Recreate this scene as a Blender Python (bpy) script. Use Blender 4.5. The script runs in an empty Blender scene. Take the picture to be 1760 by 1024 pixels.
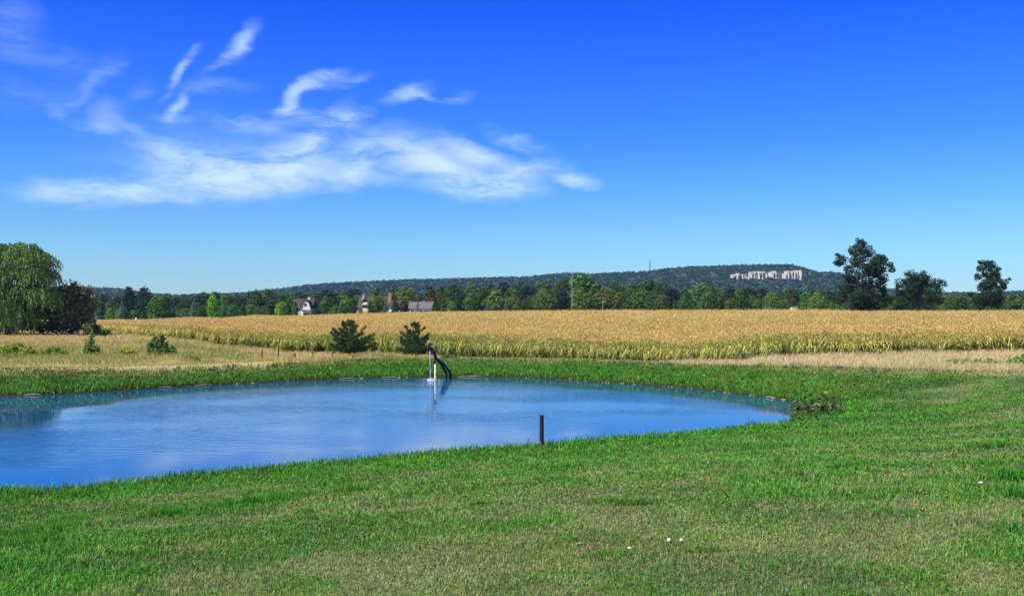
import bpy, math, random
import numpy as np
from mathutils import Vector
R = math.radians
random.seed(7); rng = np.random.default_rng(7)
S = bpy.context.scene
COL = S.collection

# ------------------------------------------------------------------ camera
EYE = 6.0; F = 1700.0; HOR = 525.0          # eye height above the water, focal length and horizon in photo pixels
cam_d = bpy.data.cameras.new('camera'); cam = bpy.data.objects.new('camera', cam_d); COL.objects.link(cam)
cam.location = (0, 0, EYE); cam.rotation_euler = (R(90), 0, 0)
cam_d.sensor_width = 36; cam_d.lens = F/1760*36; cam_d.shift_y = (HOR-512)/1760
cam_d.clip_start = 0.1; cam_d.clip_end = 20000
S.camera = cam

# ------------------------------------------------------------------ light
SUN_AZ, SUN_EL = R(-124), R(48)
sd = bpy.data.lights.new('sun', 'SUN'); sun = bpy.data.objects.new('sun', sd); COL.objects.link(sun)
sd.energy = 5.0; sd.angle = R(0.5); sd.color = (1, .94, .82)
tosun = Vector((math.sin(SUN_AZ)*math.cos(SUN_EL), math.cos(SUN_AZ)*math.cos(SUN_EL), math.sin(SUN_EL)))
sun.rotation_euler = tosun.to_track_quat('Z', 'Y').to_euler()
S.view_settings.view_transform = 'Standard'; S.view_settings.look = 'None'
S.view_settings.exposure = 0.65; S.view_settings.gamma = 1

def build_world():
    w = bpy.data.worlds.new('World'); S.world = w; w.use_nodes = True
    nt = w.node_tree; N = nt.nodes; L = nt.links; N.clear()
    out = N.new('ShaderNodeOutputWorld'); bg = N.new('ShaderNodeBackground')
    bg.inputs['Strength'].default_value = 0.076
    L.new(bg.outputs[0], out.inputs[0])
    sky = N.new('ShaderNodeTexSky'); sky.sky_type = 'NISHITA'; sky.sun_disc = False
    sky.sun_elevation = SUN_EL; sky.sun_rotation = SUN_AZ % (2*math.pi); sky.altitude = 200
    sky.air_density = 1.0; sky.dust_density = 0.3; sky.ozone_density = 3.0
    tc = N.new('ShaderNodeTexCoord')
    sep = N.new('ShaderNodeSeparateXYZ'); L.new(tc.outputs['Generated'], sep.inputs[0])
    def M(op, a, b=None, c=None, clamp=False):
        m = N.new('ShaderNodeMath'); m.operation = op; m.use_clamp = clamp
        for i, v in enumerate((a, b, c)):
            if v is None: continue
            if isinstance(v, (int, float)): m.inputs[i].default_value = v
            else: L.new(v, m.inputs[i])
        return m.outputs[0]
    az = M('ARCTAN2', sep.outputs[0], sep.outputs[1]); el = M('ARCSINE', sep.outputs[2])
    # film-like deep blue: tint of the physical sky by elevation
    ramp = N.new('ShaderNodeValToRGB'); L.new(M('MULTIPLY', el, 1/R(30)), ramp.inputs[0])
    cr = ramp.color_ramp
    stops = SKY_TINT
    while len(cr.elements) < len(stops): cr.elements.new(.5)
    for e, (p, c) in zip(cr.elements, stops): e.position = p; e.color = (*c, 1)
    mul = N.new('ShaderNodeMix'); mul.data_type = 'RGBA'; mul.blend_type = 'MULTIPLY'; mul.inputs[0].default_value = 1
    mul.clamp_result = False
    L.new(sky.outputs[0], mul.inputs[6]); L.new(ramp.outputs[0], mul.inputs[7])
    # cirrus, placed by azimuth and elevation on the sky
    comb = N.new('ShaderNodeCombineXYZ'); L.new(az, comb.inputs[0]); L.new(el, comb.inputs[1])
    def noise(vec, scale, detail, sx=1, sy=1, rot=0, rough=.55, dist=0):
        mp = N.new('ShaderNodeMapping'); mp.inputs['Scale'].default_value = (sx, sy, 1); mp.inputs['Rotation'].default_value = (0, 0, rot)
        L.new(vec, mp.inputs[0])
        n = N.new('ShaderNodeTexNoise'); n.noise_dimensions = '2D'
        n.inputs['Scale'].default_value = scale; n.inputs['Detail'].default_value = detail
        n.inputs['Roughness'].default_value = rough; n.inputs['Distortion'].default_value = dist
        L.new(mp.outputs[0], n.inputs['Vector']); return n
    def vm(op, a, b, scale=None):
        v = N.new('ShaderNodeVectorMath'); v.operation = op
        if isinstance(a, tuple): v.inputs[0].default_value = a
        else: L.new(a, v.inputs[0])
        if b is not None:
            if isinstance(b, tuple): v.inputs[1].default_value = b
            else: L.new(b, v.inputs[1])
        if scale is not None: v.inputs['Scale'].default_value = scale
        return v.outputs[0]
    n1 = noise(comb.outputs[0], 11, 5, 1, 1.6)
    w1 = vm('SCALE', vm('SUBTRACT', n1.outputs['Color'], (.5, .5, .5)), None, .015)
    n2 = noise(comb.outputs[0], 50, 4, .6, 1.4, R(-20))
    w2 = vm('SCALE', vm('SUBTRACT', n2.outputs['Color'], (.5, .5, .5)), None, .011)
    wv = vm('ADD', vm('ADD', comb.outputs[0], w1), w2)
    tot = None
    for (px, py, a, b, ang, inten) in CLOUDS:
        u = (px-880)/F; v = (HOR-py)/F
        A = math.atan(u); E = math.atan(v/math.hypot(1, u))
        mp = N.new('ShaderNodeMapping'); mp.vector_type = 'TEXTURE'
        mp.inputs['Location'].default_value = (A, E, 0); mp.inputs['Rotation'].default_value = (0, 0, R(ang))
        mp.inputs['Scale'].default_value = (a/F*1.45, b/F*1.5, 1)
        L.new(wv, mp.inputs[0])
        g = N.new('ShaderNodeTexGradient'); g.gradient_type = 'SPHERICAL'; L.new(mp.outputs[0], g.inputs[0])
        sm = N.new('ShaderNodeMapRange'); sm.interpolation_type = 'SMOOTHSTEP'
        sm.inputs['From Max'].default_value = 1.0; sm.inputs['To Max'].default_value = inten
        L.new(g.outputs['Fac'], sm.inputs[0])
        o = sm.outputs[0]
        if tot is None: tot = o
        else: tot = M('SUBTRACT', 1, M('MULTIPLY', M('SUBTRACT', 1, tot), M('SUBTRACT', 1, o)))
    st = noise(wv, 26, 7, .45, 1.5, R(-14), .62, .4)
    st2 = noise(comb.outputs[0], 60, 6, .35, 1.3, R(-30), .6, .3)
    tex = M('ADD', M('MULTIPLY', st.outputs['Fac'], 1.5), M('MULTIPLY', st2.outputs['Fac'], .7))
    mrr = N.new('ShaderNodeMapRange'); mrr.interpolation_type = 'SMOOTHSTEP'
    mrr.inputs['From Min'].default_value = .62; mrr.inputs['From Max'].default_value = 1.38
    mrr.inputs['To Min'].default_value = .12; mrr.inputs['To Max'].default_value = 1.1
    L.new(tex, mrr.inputs[0])
    dens = M('MULTIPLY', tot, mrr.outputs[0], clamp=True)
    mix = N.new('ShaderNodeMix'); mix.data_type = 'RGBA'; mix.clamp_result = False
    L.new(dens, mix.inputs[0]); L.new(mul.outputs[2], mix.inputs[6]); mix.inputs[7].default_value = CLOUD_COL
    L.new(mix.outputs[2], bg.inputs[0])

SKY_TINT = [(0, (.68, 1.0, 1.36)), (.12, (.46, .86, 1.31)), (.3, (.20, .62, 1.5)), (.55, (.05, .38, 1.85)), (.75, (.12, .35, 1.3)), (1, (.38, .55, .95))]
CLOUD_COL = (5.5, 7.3, 9.4, 1)
CLOUDS = [  # px, py, half length, half width, angle, strength
 (150, 332, 98, 19, 0, .95), (205, 338, 60, 15, 2, .5), (400, 300, 165, 40, 4, .9), (460, 296, 100, 34, 8, .6), (300, 266, 64, 22, -16, .55), (345, 328, 105, 17, 3, .75),
 (540, 244, 80, 20, 47, .75), (590, 212, 50, 17, 24, .65), (500, 176, 42, 14, 56, .65), (545, 140, 48, 14, 24, .65), (515, 203, 45, 14, -6, .5),
 (702, 160, 44, 15, 14, .65), (735, 168, 30, 6, -20, .3), (608, 288, 50, 26, 60, .65), (690, 266, 70, 24, 5, .42), (640, 245, 110, 28, 8, .32),
 (755, 288, 110, 32, -14, .9), (835, 320, 95, 24, -2, .9), (885, 305, 70, 20, 24, .75), (820, 264, 80, 17, -16, .85), (885, 240, 50, 16, -18, .7),
 (985, 310, 44, 11, -6, .7), (925, 296, 55, 14, 10, .4), (420, 68, 36, 15, 45, .55), (390, 97, 45, 8, 38, .32), (318, 110, 42, 9, 55, .45), (298, 140, 40, 7, 55, .25),
 (301, 186, 30, 11, 60, .55), (300, 208, 34, 8, -4, .25), (185, 198, 30, 24, 70, .26), (170, 218, 40, 12, 0, .22), (225, 214, 26, 10, -30, .28), (12, 48, 50, 44, 30, .22), (100, 106, 90, 22, -10, .12), (165, 140, 60, 14, 44, .22),
 (50, 165, 100, 26, 0, .16), (95, 190, 30, 10, -30, .16), (360, 150, 70, 14, 6, .2), (240, 160, 26, 14, 40, .16), (440, 215, 80, 14, -4, .36), (790, 170, 26, 10, 24, .28), (600, 138, 40, 11, 20, .3),
 (380, 255, 250, 60, 4, .15), (480, 262, 50, 18, 34, .45), (560, 306, 100, 22, 8, .4), (655, 300, 80, 18, -4, .3)]
build_world()

# ------------------------------------------------------------------ helpers
def hashn(ix, iy, seed):
    h = (ix.astype(np.int64)*374761393 + iy.astype(np.int64)*668265263 + seed*974711) & 0xffffffff
    h = ((h ^ (h >> 13))*1274126177) & 0xffffffff
    return ((h ^ (h >> 16)) & 0xffffff)/float(0xffffff)
def vnoise(x, y, seed=0):
    x = np.asarray(x, float); y = np.asarray(y, float)
    ix = np.floor(x).astype(np.int64); iy = np.floor(y).astype(np.int64); fx = x-ix; fy = y-iy
    fx = fx*fx*(3-2*fx); fy = fy*fy*(3-2*fy)
    a = hashn(ix, iy, seed); b = hashn(ix+1, iy, seed); c = hashn(ix, iy+1, seed); d = hashn(ix+1, iy+1, seed)
    return (a*(1-fx)+b*fx)*(1-fy)+(c*(1-fx)+d*fx)*fy
def fbm(x, y, seed=0, oct=4, rough=.5):
    t = 0; a = 1; s = 0
    for o in range(oct):
        t = t+a*vnoise(x*2**o, y*2**o, seed+o*17); s += a; a *= rough
    return t/s
def sm(a, b, x):
    t = np.clip((np.asarray(x, float)-a)/(b-a), 0, 1); return t*t*(3-2*t)
def lerp(a, b, t): return a+(b-a)*t
def PX(px, d): return (px-880)/F*d                    # world x of photo column px at depth d
def D0(py, z=0.): return (EYE-z)*F/(py-HOR)           # depth of height z seen at photo row py
def ZZ(py, d): return EYE-(py-HOR)*d/F

def make_mesh(name, V, Fc, C=None, mat=None, smooth=False):
    """V n x 3, Fc list of (m x k) int arrays, C n x 3"""
    if not isinstance(Fc, (list, tuple)): Fc = [Fc]
    me = bpy.data.meshes.new(name); V = np.ascontiguousarray(V, dtype=np.float32)
    me.vertices.add(len(V)); me.vertices.foreach_set('co', V.ravel())
    idx = np.concatenate([f.ravel() for f in Fc]).astype(np.int32)
    tot = np.concatenate([np.full(len(f), f.shape[1], np.int32) for f in Fc])
    st = np.concatenate([[0], np.cumsum(tot)[:-1]]).astype(np.int32)
    me.loops.add(len(idx)); me.loops.foreach_set('vertex_index', idx)
    me.polygons.add(len(tot)); me.polygons.foreach_set('loop_start', st)
    if smooth: me.polygons.foreach_set('use_smooth', np.ones(len(tot), bool))
    me.update(calc_edges=True)
    if C is not None:
        ca = me.color_attributes.new('Col', 'FLOAT_COLOR', 'POINT')
        c4 = np.ones((len(V), 4), np.float32); c4[:, :3] = C
        ca.data.foreach_set('color', c4.ravel())
    if mat: me.materials.append(mat)
    return me
def link(name, me, parent=None, loc=None):
    o = bpy.data.objects.new(name, me); COL.objects.link(o)
    if parent: o.parent = parent
    if loc is not None: o.location = loc
    return o
def tag(o, label=None, cat=None, group=None, kind=None):
    if label: o['label'] = label
    if cat: o['category'] = cat
    if group: o['group'] = group
    if kind: o['kind'] = kind
    return o
def empty(name, loc, label, cat, group=None, rz=0, sc=None):
    o = bpy.data.objects.new(name, None); COL.objects.link(o); o.location = loc; o.rotation_euler = (0, 0, rz)
    if sc is not None: o.scale = sc
    o.empty_display_size = .3
    return tag(o, label, cat, group)

class MB:                                              # small mesh builder for made things
    def __init__(s): s.V = []; s.F = []
    def box(s, x0, x1, y0, y1, z0, z1):
        n = len(s.V)
        s.V += [(x0, y0, z0), (x1, y0, z0), (x1, y1, z0), (x0, y1, z0), (x0, y0, z1), (x1, y0, z1), (x1, y1, z1), (x0, y1, z1)]
        for f in ((0, 3, 2, 1), (4, 5, 6, 7), (0, 1, 5, 4), (1, 2, 6, 5), (2, 3, 7, 6), (3, 0, 4, 7)): s.F.append([n+i for i in f])
        return s
    def poly(s, pts):
        n = len(s.V); s.V += [tuple(p) for p in pts]; s.F.append(list(range(n, n+len(pts)))); return s
    def prism(s, pts, off):
        n = len(s.V); k = len(pts); o = Vector(off)
        s.V += [tuple(p) for p in pts]+[tuple(Vector(p)+o) for p in pts]
        s.F.append([n+i for i in range(k)][::-1]); s.F.append([n+k+i for i in range(k)])
        for i in range(k): j = (i+1) % k; s.F.append([n+i, n+j, n+k+j, n+k+i])
        return s
    def tube(s, pts, rad, k=8, cap=True, rib=0):
        pts = [Vector(p) for p in pts]; n0 = len(s.V); m = len(pts)
        for i, p in enumerate(pts):
            t = (pts[min(i+1, m-1)]-pts[max(i-1, 0)]).normalized()
            up = Vector((0, 0, 1)) if abs(t.z) < .9 else Vector((1, 0, 0))
            a = t.cross(up).normalized(); b = t.cross(a).normalized()
            r = rad[i] if hasattr(rad, '__len__') else rad
            if rib: r *= (1+rib*(i % 2))
            for j in range(k):
                q = p+(a*math.cos(2*math.pi*j/k)+b*math.sin(2*math.pi*j/k))*r; s.V.append(tuple(q))
        for i in range(m-1):
            for j in range(k):
                j2 = (j+1) % k; s.F.append([n0+i*k+j, n0+i*k+j2, n0+(i+1)*k+j2, n0+(i+1)*k+j])
        if cap: s.F.append([n0+j for j in range(k)][::-1]); s.F.append([n0+(m-1)*k+j for j in range(k)])
        return s
    def mesh(s, name, mat, smooth=False):
        me = bpy.data.meshes.new(name); me.from_pydata(s.V, [], s.F); me.materials.append(mat); me.update()
        if smooth:
            for p in me.polygons: p.use_smooth = True
        return me
    def build(s, name, mat, parent=None, loc=None, smooth=False): return link(name, s.mesh(name, mat, smooth), parent, loc)

# ------------------------------------------------------------------ materials
def newmat(name):
    m = bpy.data.materials.new(name); m.use_nodes = True; nt = m.node_tree; nt.nodes.clear()
    out = nt.nodes.new('ShaderNodeOutputMaterial'); return m, nt.nodes, nt.links, out
def leafmat(name, transl=.25, objcol=True, noise=None, gloss=.0):
    m, N, L, out = newmat(name)
    at = N.new('ShaderNodeAttribute'); at.attribute_name = 'Col'; c = at.outputs['Color']
    def mul(a, b):
        x = N.new('ShaderNodeMix'); x.data_type = 'RGBA'; x.blend_type = 'MULTIPLY'; x.inputs[0].default_value = 1
        L.new(a, x.inputs[6]); L.new(b, x.inputs[7]); return x.outputs[2]
    if objcol:
        oi = N.new('ShaderNodeObjectInfo'); c = mul(c, oi.outputs['Color'])
    if noise:
        tc = N.new('ShaderNodeTexCoord'); n = N.new('ShaderNodeTexNoise'); n.inputs['Scale'].default_value = noise; n.inputs['Detail'].default_value = 3
        L.new(tc.outputs['Object'], n.inputs[0]); mr = N.new('ShaderNodeMapRange'); mr.inputs['From Min'].default_value = .3; mr.inputs['From Max'].default_value = .7
        mr.inputs['To Min'].default_value = .75; mr.inputs['To Max'].default_value = 1.25; L.new(n.outputs[0], mr.inputs[0]); c = mul(c, mr.outputs[0])
    d = N.new('ShaderNodeBsdfDiffuse'); L.new(c, d.inputs[0]); sh = d.outputs[0]
    if transl:
        t = N.new('ShaderNodeBsdfTranslucent'); L.new(c, t.inputs[0])
        x = N.new('ShaderNodeMixShader'); x.inputs[0].default_value = transl; L.new(sh, x.inputs[1]); L.new(t.outputs[0], x.inputs[2]); sh = x.outputs[0]
    L.new(sh, out.inputs[0]); return m
def pmat(name, col, rough=.7, var=.2, scale=3., metal=0, bump=0, stretch=(1, 1, 1), spec=.5, col2=None):
    m, N, L, out = newmat(name)
    p = N.new('ShaderNodeBsdfPrincipled'); L.new(p.outputs[0], out.inputs[0])
    p.inputs['Roughness'].default_value = rough; p.inputs['Metallic'].default_value = metal; p.inputs['Specular IOR Level'].default_value = spec
    tc = N.new('ShaderNodeTexCoord'); mp = N.new('ShaderNodeMapping'); mp.inputs['Scale'].default_value = stretch; L.new(tc.outputs['Object'], mp.inputs[0])
    n = N.new('ShaderNodeTexNoise'); n.inputs['Scale'].default_value = scale; n.inputs['Detail'].default_value = 5; L.new(mp.outputs[0], n.inputs[0])
    r = N.new('ShaderNodeValToRGB'); L.new(n.outputs[0], r.inputs[0]); r.color_ramp.elements[0].position = .3; r.color_ramp.elements[1].position = .7
    c2 = col2 or tuple(min(1, c*(1+var)) for c in col)
    r.color_ramp.elements[0].color = (*[c*(1-var) for c in col], 1); r.color_ramp.elements[1].color = (*c2, 1)
    L.new(r.outputs[0], p.inputs['Base Color'])
    if bump:
        b = N.new('ShaderNodeBump'); b.inputs['Strength'].default_value = bump; b.inputs['Distance'].default_value = .02; L.new(n.outputs[0], b.inputs['Height']); L.new(b.outputs[0], p.inputs['Normal'])
    return m
M_leaf = leafmat('leaves', .25); M_blade = leafmat('grass_blades', .3, False); M_corn = leafmat('corn_leaves', .25, True)
M_far = leafmat('far_leaves', 0., False)
M_bark = pmat('bark', (.09, .07, .055), .9, .35, 4, bump=.5, stretch=(3, 3, .6))
M_palebark = pmat('pale_bark', (.33, .31, .27), .9, .3, 4, stretch=(1, 1, 3))

# ------------------------------------------------------------------ ground shape
def catmull(P, n=5, closed=True):
    out = []; k = len(P)
    for i in range(k):
        p0, p1, p2, p3 = P[(i-1) % k], P[i], P[(i+1) % k], P[(i+2) % k]
        for t in np.linspace(0, 1, n, endpoint=False):
            out.append(.5*((2*p1)+(-p0+p2)*t+(2*p0-5*p1+4*p2-p3)*t*t+(-p0+3*p1-3*p2+p3)*t**3))
    return np.array(out)
far_line = [(-350, 702), (-150, 688), (0, 681), (100, 678), (200, 672), (300, 666), (400, 660), (500, 655), (600, 651), (740, 648), (850, 648), (950, 652), (1050, 658), (1150, 665), (1250, 675), (1330, 685), (1385, 695), (1402, 705)]
near_line = [(1385, 714), (1350, 724), (1300, 731), (1200, 741), (1100, 749), (1000, 757), (930, 764), (800, 771), (700, 780), (600, 790), (500, 798), (400, 808), (300, 817), (200, 828), (100, 838), (0, 841), (-150, 850), (-350, 850)]
PW = np.array([(PX(px, D0(py)), D0(py)) for px, py in far_line+near_line])
POND = catmull(PW, 6)
_t = np.arange(len(POND)); POND = POND+.22*np.stack([fbm(_t*.35, _t*0, 3)-.5, fbm(_t*.35, _t*0+9, 4)-.5], 1)*2
def pond_sd(x, y):
    x = np.asarray(x, float); y = np.asarray(y, float); sh = x.shape; x = x.ravel(); y = y.ravel()
    d = np.full(x.shape, 1e18); ins = np.zeros(x.shape, bool)
    near = (np.abs(x+8) < 95) & (np.abs(y-55) < 95)
    xs = x[near]; ys = y[near]; dn = np.full(xs.shape, 1e18); inn = np.zeros(xs.shape, bool)
    A = POND; B = np.roll(POND, -1, 0)
    for a, b in zip(A, B):
        e = b-a; t = np.clip(((xs-a[0])*e[0]+(ys-a[1])*e[1])/(e@e+1e-12), 0, 1)
        dd = (xs-a[0]-t*e[0])**2+(ys-a[1]-t*e[1])**2; np.minimum(dn, dd, out=dn)
        c = ((a[1] > ys) != (b[1] > ys))
        with np.errstate(divide='ignore', invalid='ignore'):
            xi = (b[0]-a[0])*(ys-a[1])/(b[1]-a[1]+1e-15)+a[0]
        inn ^= c & (xs < xi)
    d[near] = dn; ins[near] = inn
    d = np.sqrt(d); d = np.where(d > 200, 200, d)
    return np.where(ins, -d, d).reshape(sh)
_zp = [-900, 170, 250, 330, 380, 440, 500, 600, 740, 1000, 1500, 1760, 2600]
_zv = [-1.0, -.8, -.7, .3, -.2, .9, .4, 1.2, 2.0, 2.7, 3.0, 3.2, 3.4]
def ground(x, y, s=None):
    x = np.asarray(x, float); y = np.asarray(y, float)
    if s is None: s = pond_sd(x, y)
    yy = np.maximum(y, 1.); px = 880+F*x/yy
    r = np.hypot(x, y)
    hf = 1.0+.35*sm(1150, 1600, px)*sm(55, 75, y)+.2*sm(500, 100, px)*sm(80, 120, y)
    dip = np.interp(px, [-900, 300, 400, 500, 600, 700, 1100, 1200, 1300, 1420, 2600], [0, 0, .7, 1.35, 1.7, 1.75, 2.3, 1.9, .5, 0, 0])*sm(7, 30, s)*sm(330, 110, y)
    t = np.clip((y-95)/305, 0, 1); z400 = np.interp(px, _zp, _zv)
    hf = lerp(hf, z400, t)-dip
    hf = np.where(y > 400, z400+sm(420, 2200, r)*(20-z400), hf)
    hf = hf+.25*(fbm(x/14, y/14, 5)-.5)*sm(60, 80, y)
    yc = 50+.28*np.maximum(x+15, 0)
    tb = sm(yc-7, yc+9, y)
    H = lerp(2.4, hf, sm(44, 82, y)); w = lerp(26., 6., tb)
    H = np.where(y < 2, 2.4, H)
    out = H*sm(0, 1, np.clip(s, 0, None)/w*.985+.012)
    # steeper little lip at the far shore
    out = out+lerp(.0, .22, tb)*sm(0, .7, s)*sm(14, 5, s)
    out = out+.10*(fbm(x/2.3, y/2.3, 8)-.5)*sm(0, 3, s)
    ins = -.05-1.2*sm(0, 5, -s)
    return np.where(s < 0, ins, out)
def gz(x, y): return float(ground(np.array([x]), np.array([y]))[0])

# lawn colour fields shared by ground and blades
def lawn_mix(x, y, s):
    px = 880+F*x/np.maximum(y, 1); py = HOR+(EYE-1.8)*F/np.maximum(y, 1)
    straw = .65*fbm(x/2.6+3, y/2.4, 31, 5, .65)+.35*fbm(x/.9, y/1.0, 33, 4)
    straw = sm(.43, .74, straw+.13*sm(22, 13, y)*sm(150, 700, px)-.12*sm(26, 44, y)*sm(1700, 1200, px)+.10*sm(1450, 1750, px)*sm(40, 60, y))
    straw = straw*sm(1., 7, s)
    lush = np.clip(sm(.5, .75, fbm(x/3.+11, y/4., 37, 4))+sm(5, .6, s)*1.0+sm(430, 60, px)*sm(22, 15, y)*sm(10.5, 14, y)*.9, 0, 1)*(1-straw*.8)
    return straw, lush
def c3(*a): return np.array(a, float)
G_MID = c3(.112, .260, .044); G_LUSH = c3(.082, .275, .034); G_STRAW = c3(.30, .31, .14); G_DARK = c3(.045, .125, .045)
def lawn_col(x, y, s):
    st, lu = lawn_mix(x, y, s); v = fbm(x/1.1, y/1.6, 51, 3)
    c = G_MID*(1-lu[..., None])+G_LUSH*lu[..., None]
    c = c*(1-st[..., None]*.62)+G_STRAW*st[..., None]*.62
    dk = sm(.52, .72, fbm(x/3.2+40, y/1.9, 57, 4))*sm(.8, 3, s)*(.25+.25*sm(1000, 1500, 880+F*x/np.maximum(y, 1)))  # darker grass patches painted in as the streaky shade of taller tufts
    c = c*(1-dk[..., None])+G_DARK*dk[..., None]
    return c*(.78+.45*v[..., None])
# dry meadow mask: behind the pond bank and right of it
def meadow_edge_y(px):       # photo row of the border between mown green and dry grass
    return np.interp(px, [-900, 0, 150, 300, 420, 500, 600, 740, 1000, 1150, 1300, 1500, 1700, 1800, 2600], [640, 641, 642, 642, 637, 628, 622, 619, 622, 627, 633, 636, 642, 644, 648])
def corn_front_d(px): return corn_front0(px)+(4.5*(fbm(np.asarray(px, float)/46, np.zeros_like(np.asarray(px, float)), 15, 4)-.5)+1.2*(vnoise(np.asarray(px, float)/6, np.zeros_like(np.asarray(px, float)), 16)-.5))*np.clip(corn_front0(px)/130, .6, 2)
def corn_front0(px):        # depth of the corn's front row along photo column
    return np.interp(px, [-200, 60, 180, 240, 300, 400, 500, 600, 700, 800, 950, 1100, 1200, 1300, 1400, 1500, 1760, 2300], [300, 260, 215, 172, 149, 137, 134, 136, 134, 130, 125, 119, 111, 100, 95, 93, 99, 108])
def corn_h(px, y): return lerp(np.interp(px, [250, 400, 600, 1100, 1300, 1450], [1.05, 1.2, 1.33, 1.33, 1.15, 1.05]), 1., sm(150, 330, y))
def corn_back_d(px):
    return np.interp(px, [-200, 170, 260, 500, 700, 1400, 1500, 1760, 2400], [305, 300, 330, 400, 405, 405, 345, 345, 345])
_mpx = np.arange(-880, 2600, 20.); _md = []
for _p in _mpx:
    _d = np.arange(58, 120, .25); _xx = PX(_p, _d); _s = pond_sd(_xx, _d); _z = ground(_xx, _d, _s); _py = HOR+(EYE-_z)*F/_d
    _in = _d[_s < 0]; _lo = (_in.max()+.5) if len(_in) else 58
    _ok = (_d > _lo) & (_py <= meadow_edge_y(_p)); _md.append(_d[_ok][0] if _ok.any() else 90)
_md = np.convolve(np.pad(_md, 2, mode='edge'), np.ones(5)/5, 'valid')
def meadow_d(px): return np.interp(px, _mpx, _md)

# ------------------------------------------------------------------ ground sheet
def build_ground():
    ang = np.concatenate([np.arange(-180, -42, 3), np.arange(-42, 42, .28), np.arange(42, 180, 3)])
    ang = np.radians(ang)
    rad = np.concatenate([[.5, 2, 4, 6, 8], np.arange(9, 34, .5), np.arange(34, 100, .42), np.geomspace(100, 9000, 120)])
    A, Rr = np.meshgrid(ang, rad); x = Rr*np.sin(A); y = Rr*np.cos(A)
    s = pond_sd(x, y); z = ground(x, y, s); z = np.where(Rr > 5000, 20, z)
    V = np.stack([x, y, z], -1).reshape(-1, 3); na = len(ang); nr = len(rad)
    i, j = np.meshgrid(np.arange(nr-1), np.arange(na), indexing='ij'); j2 = (j+1) % na
    Fq = np.stack([i*na+j, i*na+j2, (i+1)*na+j2, (i+1)*na+j], -1).reshape(-1, 4)[:, ::-1]
    V = np.vstack([V, [[0, 0, 2.4]]]); c = len(V)-1
    jj = np.arange(na); Ft = np.stack([np.full(na, c), (jj+1) % na, jj], 1)
    px = 880+F*x/np.maximum(y, 1)
    c = lawn_col(x, y, s)*.5  # lawn ground colour darkened to paint shade into the gaps between blades
    mud = (c3(.030, .034, .016)*(1+0*x[..., None])); tm = sm(1.1, .3, s)[..., None]; c = c*(1-tm)+mud*tm
    dry = sm(-1.5, 1.5, y-meadow_d(px))*(y > 30); dc = c3(.42, .33, .17)*(.75+.5*fbm(x/3, y/3, 77)[..., None])
    c = c*(1-dry[..., None])+dc*dry[..., None]
    crn = sm(-.5, .5, y-corn_front_d(px))*(y > 30)*(px > 60); cc = c3(.16, .11, .05); c = c*(1-crn[..., None])+cc*crn[..., None]
    bk = sm(-2, 2, y-corn_back_d(px)); c = c*(1-bk[..., None])+c3(.34, .30, .17)*bk[..., None]
    fr = sm(430, 480, y); c = c*(1-fr[..., None])+c3(.05, .07, .03)*fr[..., None]
    # worn bare strip among the white balls
    bare = np.exp(-((x-1.85)/2.0)**2-((y-15.0)/.45)**2)*1.0; bare = np.clip(bare*(.4+1.2*fbm(x*2, y*3, 9)), 0, 1)
    c = c*(1-bare[..., None]*.7)+c3(.16, .10, .055)*bare[..., None]*.7
    C = np.vstack([c.reshape(-1, 3), [[.06, .1, .03]]])
    m, N, L, out = newmat('ground_soil')
    at = N.new('ShaderNodeAttribute'); at.attribute_name = 'Col'
    d = N.new('ShaderNodeBsdfDiffuse'); tc = N.new('ShaderNodeTexCoord'); n = N.new('ShaderNodeTexNoise'); n.inputs['Scale'].default_value = 9; n.inputs['Detail'].default_value = 6
    L.new(tc.outputs['Object'], n.inputs[0]); mr = N.new('ShaderNodeMapRange'); mr.inputs['From Min'].default_value = .3; mr.inputs['From Max'].default_value = .7; mr.inputs['To Min'].default_value = .55; mr.inputs['To Max'].default_value = 1.4
    L.new(n.outputs[0], mr.inputs[0]); x_ = N.new('ShaderNodeMix'); x_.data_type = 'RGBA'; x_.blend_type = 'MULTIPLY'; x_.inputs[0].default_value = 1
    L.new(at.outputs['Color'], x_.inputs[6]); L.new(mr.outputs[0], x_.inputs[7]); L.new(x_.outputs[2], d.inputs[0]); L.new(d.outputs[0], out.inputs[0])
    tag(link('ground', make_mesh('ground', V, [Fq, Ft], C, m, True)), kind='structure')
build_ground()

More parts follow.
